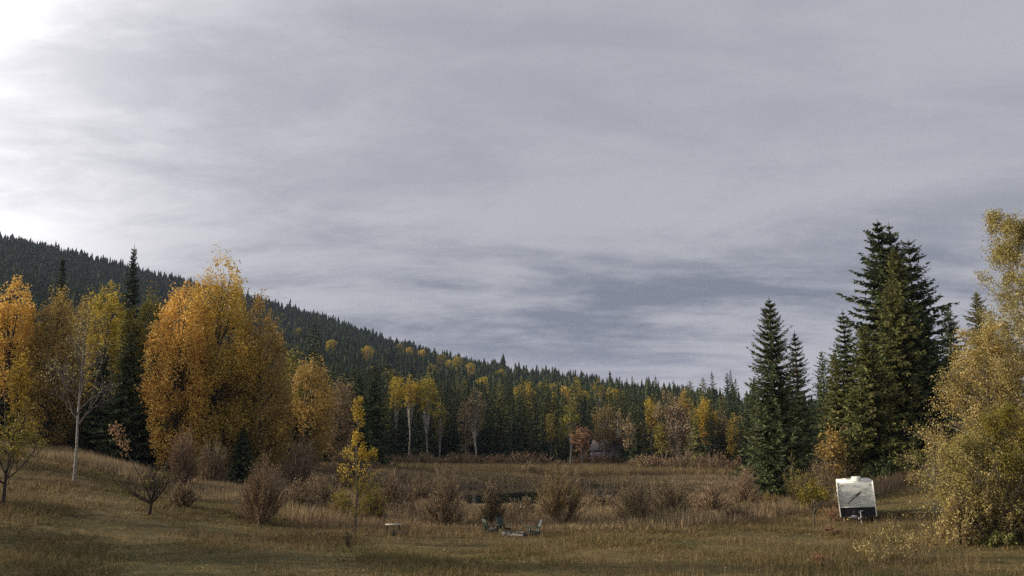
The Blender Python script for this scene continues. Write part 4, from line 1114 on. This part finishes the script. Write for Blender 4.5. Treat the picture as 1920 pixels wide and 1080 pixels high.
# ------------------------------------------------------------------ grasses
def blades(rng, x, y, h, w_, k, lean=.35, patch=.12):
    n = len(x); z = height(x, y)
    B = np.stack([x, y, z - .03], 1)[:, None] + np.concatenate([rng.normal(0, 1, (n, k, 2)) * np.reshape(patch, (-1, 1, 1)), np.zeros((n, k, 1))], -1)
    D = np.concatenate([rng.normal(0, lean, (n, k, 2)), np.ones((n, k, 1))], -1)
    L = (np.reshape(h, (-1, 1)) * rng.uniform(.55, 1.15, (n, k)))[..., None]
    a = rng.uniform(0, math.pi, (n, k)); s = np.stack([np.cos(a), np.sin(a), 0 * a], -1) * (np.reshape(w_, (-1, 1, 1)) * .5)
    A = (B - s).reshape(-1, 3); C = (B + s).reshape(-1, 3); T = (B + D * L).reshape(-1, 3)
    return A, C, T


def scatter(rng, n, a_lo, a_hi, r_lo, r_hi):
    a = rng.uniform(a_lo, a_hi, n); r = np.sqrt(rng.uniform(r_lo ** 2, r_hi ** 2, n))
    return r * np.sin(np.radians(a)), r * np.cos(np.radians(a)), r


rng = np.random.default_rng(4242)
# mown and trodden grass, longer in tufts
x, y, r = scatter(rng, 120000, -37, 37, 27, 95)
zl, zd, zf = zones(x, y); keep = (zl > .3) & (zf < .3) & (rng.uniform(size=len(x)) < np.clip(42 / r, .25, 1) ** 1.2)
x, y, r = x[keep], y[keep], r[keep]
tall = np.clip(.5 + vnoise(x, y, 3.2, 9), 0, 1) ** 2
g = Geo(); g.tris(*blades(rng, x, y, .08 + .26 * tall, .018 + .0005 * r, 5, .5, .10))
link('grass', g.mesh('grass', M['grass']), kind='stuff')
x, y, r = scatter(rng, 7000, -37, 37, 29, 62)
zl, zd, zf = zones(x, y); k = (zl > .4) & (vnoise(x, y, 6, 12) > .05); x, y = x[k], y[k]
g = Geo(); g.tris(*blades(rng, x, y, .35 + .35 * rng.uniform(size=len(x)), .018, 6, .22, .07)); link('weeds', g.mesh('weeds', M['drygrass']), kind='stuff')
# dry gold grass on the banks and in the strip of painted sunlight
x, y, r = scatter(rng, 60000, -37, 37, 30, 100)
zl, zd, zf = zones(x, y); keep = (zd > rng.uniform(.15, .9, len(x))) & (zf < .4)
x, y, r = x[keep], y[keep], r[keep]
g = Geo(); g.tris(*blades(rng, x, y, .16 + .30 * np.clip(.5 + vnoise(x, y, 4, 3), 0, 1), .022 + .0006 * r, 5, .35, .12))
link('dry_sunlit_grass', g.mesh('dry_sunlit_grass', M['drygrass']), kind='stuff')
# marsh: pinkish spirea and sedge, thicker away from the water
x, y, r = scatter(rng, 90000, -34, 34, 50, 128)
zl, zd, zf = zones(x, y); p_ = pond_d(x, y); h_ = height(x, y)
emergent = (vnoise(x, y, 3.5, 2) > .42) & (np.hypot((x + 1.0) / 9, (y - 97) / 23) > 1) & (np.hypot((x - 11) / 6, (y - 103) / 13) > 1) & (np.hypot((x + 11.5) / 3.5, (y - 98) / 7) > 1)
keep = (zl < .5) & (zf < .5) & ((p_ > -.04) | (emergent & (p_ > -.95) & (rng.uniform(size=len(x)) < .5))) & (rng.uniform(size=len(x)) < np.clip(70 / r, .3, 1))
x, y, r, p_ = x[keep], y[keep], r[keep], p_[keep]
hh = (.55 + .65 * np.clip(.5 + vnoise(x, y, 5, 8), 0, 1)) * np.where(p_ < 0.02, .75, 1.0) * np.clip((r - 50) / 9, .45, 1)
s_ = x / y + .006 * vnoise(x, y, 3, 1)
for lo_, hi_, sl_, far_ in ((-.056, .030, .0632, 79), (.072, .130, .0545, 93), (-.136, -.096, .0545, 92)):
    hh = np.where((s_ > lo_) & (s_ < hi_) & (y < far_), np.minimum(hh, np.clip(4.93 - sl_ * y, .12, 2) * rng.uniform(.8, 1.05, len(x))), hh)
g = Geo(); g.tris(*blades(rng, x, y, hh, .022 + .0006 * r, 5, .22, .18))
link('marsh_vegetation', g.mesh('marsh_vegetation', M['reed']), kind='stuff')
# reed bank on the far side
x, y, r = scatter(rng, 42000, -30, 33, 118, 208)
zl, zd, zf = zones(x, y); p_ = pond_d(x, y)
keep = (zf < .6) & (p_ > -.03); x, y, r = x[keep], y[keep], r[keep]
g = Geo(); g.tris(*blades(rng, x, y, np.where(r > 146, 1.25, .8), .10, 5, .15, .30))
link('reeds', g.mesh('reeds', M['drygrass']), kind='stuff')
# fallen leaves under the left trees and in the grass
x, y, r = scatter(rng, 9000, -34, 34, 30, 90)
zl, zd, zf = zones(x, y); k = (zl > .5); x, y = x[k], y[k]
g = Geo(); P3 = np.stack([x, y, height(x, y) + .05], 1)
g.diamonds(P3, unit(rng.normal(size=P3.shape) * [1, 1, .25]), .09, .07, None, rng)
link('fallen_leaves', g.mesh('fallen_leaves', M['brown_leaf']), kind='stuff')

# ------------------------------------------------------------------ travel trailer
def trailer():
    x, y, z = ground(1609, 940, 56)
    t_ = thing('travel_trailer', 'white travel trailer parked nose-on on the slope, dark lower front and roof air conditioner', 'trailer', (x, y, z - .04), (0, R(-2.9), R(-19.3)), (.885, .885, .86))
    cream = solid_mat('trailer_wall', (.62, .62, .52), (.74, .74, .64), 2, .45, spec=.4, coat=.2)
    front = solid_mat('trailer_front', (.42, .45, .42), (.72, .75, .71), 2.2, .26, spec=.6, stretch=(1, 1, 1.8), bump=1.0, coat=.4, detail=6)  # pale mottling in the colour helps the bump imitate a wrinkled sheen
    dark = solid_mat('rock_guard', (.012, .013, .020), (.03, .03, .042), 5, .5, bump=.3)
    trim = solid_mat('trailer_trim', (.78, .78, .72), None, 3, .4, spec=.5)
    black = solid_mat('black_decal', (.018, .018, .022), None, 3, .4); white = solid_mat('white_sheen', (.82, .83, .80), None, 3, .3, spec=.5)
    rub = solid_mat('tyre_rubber', (.02, .02, .02), (.035, .035, .033), 9, .9); steel = solid_mat('frame_steel', (.03, .03, .032), (.06, .05, .045), 9, .6, metal=.4)
    galv = solid_mat('galvanised', (.45, .44, .42), (.6, .59, .56), 6, .45, metal=.3); glass = solid_mat('trailer_glass', (.02, .022, .026), None, 3, .08, spec=.8)
    red = solid_mat('lamp_lens', (.25, .05, .02), None, 3, .3); yel = solid_mat('yellow_block', (.75, .55, .10), None, 3, .6); grey = solid_mat('ac_plastic', (.70, .69, .60), (.80, .79, .70), 3, .5)
    W, L, z0, zm, z1 = 1.20, 6.6, .46, 1.14, 2.90
    # body shell: side profile swept across the width (front bulges, rolls back at the roof)
    prof = [(0.10, z0), (0.0, zm), (-.04, 1.5), (-.04, 2.2), (-.025, 2.62), (.04, 2.83), (.13, z1), (L - .2, z1), (L, z1 - .15), (L, z0)]
    n = len(prof); V = [(-W, a, b) for a, b in prof] + [(W, a, b) for a, b in prof]; Fs = []
    for i in range(n):
        j = (i + 1) % n; Fs += [(i, j, j + n), (i, j + n, i + n)]
    for i in range(1, n - 1): Fs += [(0, i + 1, i), (n, n + i, n + i + 1)]
    g = Geo(); g.add(V, Fs); link('body', g.mesh('body', cream), t_)
    # front skin and rock guard sheets stand 8 mm proud of the shell
    def sheet(name, rows, mat, w_, off, parent=t_):
        g = Geo(); nx = 9; P_ = [[(-w_ + 2 * w_ * i / (nx - 1), a - off, b) for i in range(nx)] for a, b in rows]
        V = np.array(P_).reshape(-1, 3); fs = []
        for r_ in range(len(rows) - 1):
            for i in range(nx - 1): fs.append((r_ * nx + i, r_ * nx + i + 1, (r_ + 1) * nx + i + 1, (r_ + 1) * nx + i))
        g.add(V, fs); b_ = len(V); g.add(V + [0, off * .8, 0], np.array(fs)[:, ::-1])
        return link(name, g.mesh(name, mat, True), parent)
    sheet('front_cap', [(0, zm + .03), (-.04, 1.5), (-.04, 1.85), (-.04, 2.2), (-.035, 2.42), (-.025, 2.62), (.035, 2.82)], front, W - .075, .012)
    sheet('rock_guard', [(.10, z0 + .02), (.05, .8), (0, zm - .03)], dark, W - .075, .012)
    g = Geo(); g.box((0, -.025, zm), (2 * W - .16, .03, .05)); link('trim_strip', g.mesh('trim_strip', trim), t_)
    for s in (-1, 1):                       # corner mouldings run to the ground rail
        g = Geo(); g.tube([(s * (W - .03), a - .02, b) for a, b in prof[:7]], .045, 6); link('corner_moulding', g.mesh('corner_moulding', trim, True), t_)
    # long dark swoosh decals; paler streaks paint in the reflected sheen
    def stroke(name, pts_, wd, mat, y0=-.062):
        P_ = np.array(pts_, float); n_ = len(P_); d = np.gradient(P_, axis=0); d /= np.linalg.norm(d, axis=1)[:, None]
        nn_ = np.stack([-d[:, 1], d[:, 0]], 1) * np.array(wd)[:, None] / 2
        A = P_ + nn_; B = P_ - nn_
        yy = lambda q: np.interp(q[:, 1], [zm, 1.5, 2.2, 2.42, 2.62, 2.81], [-.022, -.062, -.062, -.057, -.047, .010])
        V = np.concatenate([np.stack([A[:, 0], yy(A), A[:, 1]], 1), np.stack([B[:, 0], yy(B), B[:, 1]], 1)])
        g = Geo(); fs = [(i, i + 1, n_ + i + 1, n_ + i) for i in range(n_ - 1)]
        g.add(V, fs); g.add(V + [0, .006, 0], np.array(fs)[:, ::-1]); link(name, g.mesh(name, mat), t_)
    stroke('swoosh', [(-.62, 1.36), (-.38, 1.60), (-.08, 1.84), (.20, 2.06), (.36, 2.20)], [.02, .06, .06, .08, .02], black)
    stroke('swoosh', [(-.40, 1.78), (-.15, 1.93), (.10, 2.07), (.36, 2.22)], [.015, .035, .04, .02], black)
    stroke('sheen_streak', [(.12, 1.36), (.32, 1.40), (.52, 1.38)], [.02, .09, .02], white)
    stroke('sheen_streak', [(.22, 1.92), (.46, 1.96), (.74, 1.92)], [.02, .12, .02], white)
    stroke('sheen_streak', [(-1.0, 2.28), (-.72, 2.34), (-.35, 2.31), (.0, 2.40), (.4, 2.36)], [.03, .07, .05, .08, .02], white)
    stroke('sheen_streak', [(-.15, 2.1), (.05, 2.22), (.3, 2.34)], [.01, .05, .02], white)
    for s in (-1, 1):
        g = Geo(); g.box((s * .92, -.045, 2.66), (.12, .05, .06)); link('marker_lamp', g.mesh('marker_lamp', red), t_)
    # roof and air conditioner
    g = Geo(); g.box((0, L / 2 + .2, z1 + .012), (2 * W - .05, L - .7, .024)); rf = link('roof', g.mesh('roof', trim), t_)
    g = Geo(); q = [(-.31, 1.5), (.31, 1.5), (.31, 2.5), (-.31, 2.5)]; q2 = [(-.27, 1.58), (.27, 1.58), (.27, 2.4), (-.27, 2.4)]
    V = [(a, b, z1 + .02) for a, b in q] + [(a, b, z1 + .26) for a, b in q] + [(a, b, z1 + .33) for a, b in q2]; fs = []
    for k_ in (0, 4):
        for i in range(4): fs.append((k_ + i, k_ + (i + 1) % 4, k_ + 4 + (i + 1) % 4, k_ + 4 + i))
    fs.append((8, 9, 10, 11)); V = np.array(V) + [.14, -1.0, 0]
    g.add(V, fs); link('air_conditioner', g.mesh('air_conditioner', grey), t_)
    g = Geo(); g.box((-.5, 3.9, z1 + .07), (.38, .38, .10)); link('roof_vent', g.mesh('roof_vent', grey), t_)
    # side windows, door, wheels
    for (a, b, c_, d_) in ((.9, 1.9, 1.55, 2.2), (4.4, 5.4, 1.6, 2.2)):
        for s in (-1, 1):
            g = Geo(); g.box((s * (W + .012), (a + b) / 2, (c_ + d_) / 2), (.024, b - a, d_ - c_)); f_ = link('window', g.mesh('window', trim), t_)
            g = Geo(); g.box((s * (W + .028), (a + b) / 2, (c_ + d_) / 2), (.012, b - a - .1, d_ - c_ - .1)); link('pane', g.mesh('pane', glass), f_)
    g = Geo(); g.box((W + .012, 2.7, 1.5), (.024, .66, 1.85)); dr = link('door', g.mesh('door', trim), t_)
    g = Geo(); g.box((W + .045, 2.45, 1.35), (.04, .05, .16)); link('handle', g.mesh('handle', steel), dr)
    for s in (-1, 1):
        for wy in (3.3, 4.15):
            g = Geo(); tt = np.linspace(0, 2 * math.pi, 20)
            c0 = np.array([s * 1.06, wy, .36 - .03])
            for xx, rr in ((-.1, .30), (.1, .30)): pass
            ring = lambda xx, rr: np.stack([np.full(20, c0[0] + xx), c0[1] + rr * np.cos(tt), c0[2] + rr * np.sin(tt)], 1)
            rings = [ring(-.1, .2), ring(-.1, .32), ring(-.06, .355), ring(.06, .355), ring(.1, .32), ring(.1, .2)]
            V = np.concatenate(rings); fs = [(k_ * 20 + i, k_ * 20 + i + 1, (k_ + 1) * 20 + i + 1, (k_ + 1) * 20 + i) for k_ in range(5) for i in range(19)]
            g.add(V, fs); wl = link('wheel', g.mesh('wheel', rub, True), t_)
            g = Geo(); rg = ring(s * .07, .205); V = np.concatenate([rg, [[c0[0] + s * .03, c0[1], c0[2]]]]); g.add(V, [(i, i + 1, 20) for i in range(19)]); link('rim', g.mesh('rim', galv), wl)
        g = Geo(); g.box((s * (W + .03), 3.72, .80), (.06, 1.75, .10)); g.box((s * (W + .03), 2.86, .66), (.06, .06, .3)); g.box((s * (W + .03), 4.58, .66), (.06, .06, .3)); link('fender', g.mesh('fender', dark), t_)
    # chassis and A-frame tongue
    g = Geo()
    for s in (-1, 1):
        g.box((s * .8, L / 2 + .1, .40), (.08, L - .2, .12))
        g.tube([(s * .8, .25, .40), (s * .07, -1.15, .40)], .05, 4)
    g.box((0, .18, .40), (1.6, .08, .1)); link('chassis', g.mesh('chassis', steel), t_)
    g = Geo(); g.box((0, -1.27, .42), (.12, .28, .10)); g.tube([(0, -1.38, .42), (0, -1.48, .40)], .06, 6); link('coupler', g.mesh('coupler', galv), t_)
    g = Geo(); g.tube([(.12, -.95, .03), (.12, -.95, .95)], .032, 7); g.box((.12, -.95, .02), (.18, .18, .03)); g.tube([(.12, -.95, .93), (.30, -.95, .93)], .014, 5); link('tongue_jack', g.mesh('tongue_jack', trim), t_)
    g = Geo()
    for sx in (-.2, .1):
        g.tube([(sx - .04, -.42, .46), (sx - .04, -.42, .50), (sx - .04, -.42, .80), (sx - .04, -.42, .88), (sx - .04, -.42, .95)], [.05, .14, .14, .10, .03], 10)
    link('gas_bottle', g.mesh('gas_bottle', galv, True), t_, kind='stuff') if False else link('gas_bottles', g.mesh('gas_bottles', dark, True), t_)
    for s in (-1, 1):
        g = Geo(); g.tube([(s * .95, .35, .38), (s * .98, .30, .03)], .025, 5); g.box((s * .98, .30, .01), (.16, .16, .03)); link('stabiliser_jack', g.mesh('stabiliser_jack', galv), t_)
    g = Geo(); g.box((-.72, -.45, .33), (.16, .12, .10)); link('reflector_block', g.mesh('reflector_block', yel), t_)
    g = Geo(); g.box((-.22, -.75, .50), (.9, .05, .05)); link('crossbar', g.mesh('crossbar', galv), t_)
    g = Geo(); g.box((-.30, -.62, .57), (.34, .16, .10)); link('battery_box', g.mesh('battery_box', galv), t_)
trailer()

# stake by the birch
x, y, z = ground(1751, 893, 77)
o = thing('stake', 'pale wooden stake on the slope between the trailer and the yellow birch', 'stake', (x, y, z), (0, R(1.5), 0))
g = Geo(); g.box((0, 0, .55), (.11, .11, 1.35)); link('post', g.mesh('post', solid_mat('stake_wood', (.42, .38, .26), (.60, .55, .40), 8, .8)), o)
g = Geo(); V = [(-.055, -.055, 1.225), (.055, -.055, 1.225), (.055, .055, 1.225), (-.055, .055, 1.225), (0, 0, 1.31)]; g.add(V, [(0, 1, 4), (1, 2, 4), (2, 3, 4), (3, 0, 4)]); link('pointed_top', g.mesh('pointed_top', bpy.data.materials['stake_wood']), o)

# ------------------------------------------------------------------ fire-pit circle
green = solid_mat('chair_green', (.007, .022, .017), (.012, .034, .026), 8, .5, spec=.4)
greyg = solid_mat('chair_grey_green', (.05, .068, .058), (.09, .11, .095), 8, .6)
wood = solid_mat('weathered_wood', (.30, .27, .22), (.50, .46, .38), 7, .85, stretch=(1, 6, 1), bump=.3)
darkw = solid_mat('dark_wood', (.030, .024, .018), (.07, .055, .04), 7, .85, stretch=(1, 5, 1), bump=.3)  # darker wood for the table's legs and the logs
stone = solid_mat('fire_ring_stone', (.06, .056, .05), (.19, .18, .155), 5, .9, bump=.6)
ash = solid_mat('ash', (.04, .038, .035), (.13, .12, .11), 9, .95, bump=.4)


def rot_x(a):
    c_, s_ = math.cos(a), math.sin(a); return [[1, 0, 0], [0, c_, -s_], [0, s_, c_]]


def adirondack(label, px, Y_, rz, mat, group='garden chairs round the fire ring'):
    x, y, z = ground(px, 985, Y_)
    t_ = thing('garden_chair', label, 'chair', (x, y, z), (0, 0, R(rz)), .82, group=group)
    for i in range(6):
        g = Geo(); yy = -.28 + i * .105; g.box((0, yy, .36 - .028 * i), (.52, .09, .022), rot_x(-.27)); link('seat_slat', g.mesh('seat_slat', mat), t_)
    for i in range(6):
        g = Geo(); xx = -.225 + i * .09; hh_ = .82 - .9 * xx * xx; g.box((xx, .27 + hh_ * .5 * .40, .22 + hh_ * .5), (.08, .022, hh_), rot_x(-.38)); link('back_slat', g.mesh('back_slat', mat), t_)
    for s in (-1, 1):
        g = Geo(); g.box((s * .33, .0, .56), (.13, .72, .025)); link('armrest', g.mesh('armrest', mat), t_)
        g = Geo(); g.box((s * .29, -.30, .27), (.03, .11, .56)); link('leg', g.mesh('leg', mat), t_)
        g = Geo(); g.box((s * .255, .12, .20), (.03, .95, .12), rot_x(-.27)); link('side_rail', g.mesh('side_rail', mat), t_)
        g = Geo(); g.box((s * .29, .33, .27), (.03, .08, .56)); link('leg', g.mesh('leg', mat), t_)


adirondack('dark green slatted garden chair with its tall back toward the marsh, middle one', 945, 50.5, 35, green)
adirondack('dark green slatted garden chair lying low at the near end of the circle', 921, 49.6, 120, green)
adirondack('grey-green slatted garden chair turned to the fire ring, at the willow end', 1000, 49.2, -75, greyg)
x, y, z = ground(962, 1000, 48.8)
o = thing('fire_ring', 'low ring of pale stones with dark ash between the garden chairs', 'fire pit', (x, y, z))
rng = np.random.default_rng(12)
for i in range(13):
    a = i * 2 * math.pi / 13; g = Geo(); q = np.array([(sx, sy, sz) for sx in (-1, 1) for sy in (-1, 1) for sz in (-1, 1)], float) * [.12, .09, .09] * rng.uniform(.75, 1.2, (8, 3))
    c_, s_ = math.cos(a + 1.57), math.sin(a + 1.57); q = np.stack([q[:, 0] * c_ - q[:, 1] * s_, q[:, 0] * s_ + q[:, 1] * c_, q[:, 2]], 1) + [.55 * math.cos(a), .55 * math.sin(a), .09]
    g.add(q, [(0, 1, 3, 2), (4, 6, 7, 5), (0, 4, 5, 1), (2, 3, 7, 6), (0, 2, 6, 4), (1, 5, 7, 3)]); link('stone', g.mesh('stone', stone), o)
g = Geo(); tt = np.linspace(0, 2 * math.pi, 17)[:-1]; V = np.concatenate([[[0, 0, .09]], np.stack([.47 * np.cos(tt), .47 * np.sin(tt), np.full(16, .04)], 1)]); g.add(V, [(0, 1 + i, 1 + (i + 1) % 16) for i in range(16)]); link('ash_bed', g.mesh('ash_bed', ash), o)
for k, (lb, px, Yd, L_, a_, r_) in enumerate((('dark log lying in the grass between the fire ring and the grey-green chair', 985, 48.6, 1.3, 5, .09),
                               ('short pale split log beside the fire ring', 968, 48.0, .7, -12, .07),
                               ('dark log on the ground against the little wooden table', 748, 49.0, 1.1, 8, .13))):
    x, y, z = ground(px, 995, Yd); t_ = thing('log', lb, 'log', (x, y, z + r_ * .8), (0, 0, R(a_)))
    g = Geo(); g.tube([(-L_ / 2, 0, 0), (-L_ / 6, .01, .01), (L_ / 5, 0, 0), (L_ / 2, .01, 0)], [r_, r_ * .96, r_, r_ * .9], 9)
    link('bark', g.mesh('bark', darkw if k != 1 else wood, True), t_)
    for e in (-1, 1):
        g = Geo(); tt = np.linspace(0, 2 * math.pi, 10)[:-1]; V = np.concatenate([[[e * (L_ / 2 + .004), .005, 0]], np.stack([np.full(9, e * (L_ / 2 + .002)), .005 + r_ * .88 * np.cos(tt), r_ * .88 * np.sin(tt)], 1)])
        g.add(V, [(0, 1 + i, 1 + (i + 1) % 9) for i in range(9)]); link('cut_end', g.mesh('cut_end', wood), t_)
x, y, z = ground(737, 988, 50)
o = thing('wooden_table', 'little low table of weathered pale planks on dark legs at the marsh edge', 'table', (x, y, z), (0, 0, R(6)))
for i in range(4):
    g = Geo(); g.box((0, -.21 + .14 * i, .52), (.84, .125, .04)); link('plank', g.mesh('plank', wood), o)
for sx in (-1, 1):
    for sy in (-1, 1):
        g = Geo(); g.box((sx * .33, sy * .2, .225), (.07, .07, .55)); link('leg', g.mesh('leg', darkw), o)
    g = Geo(); g.box((sx * .33, 0, .46), (.06, .5, .07)); link('rail', g.mesh('rail', darkw), o)
g = Geo(); g.box((0, 0, .20), (.62, .36, .03)); link('shelf', g.mesh('shelf', darkw), o)
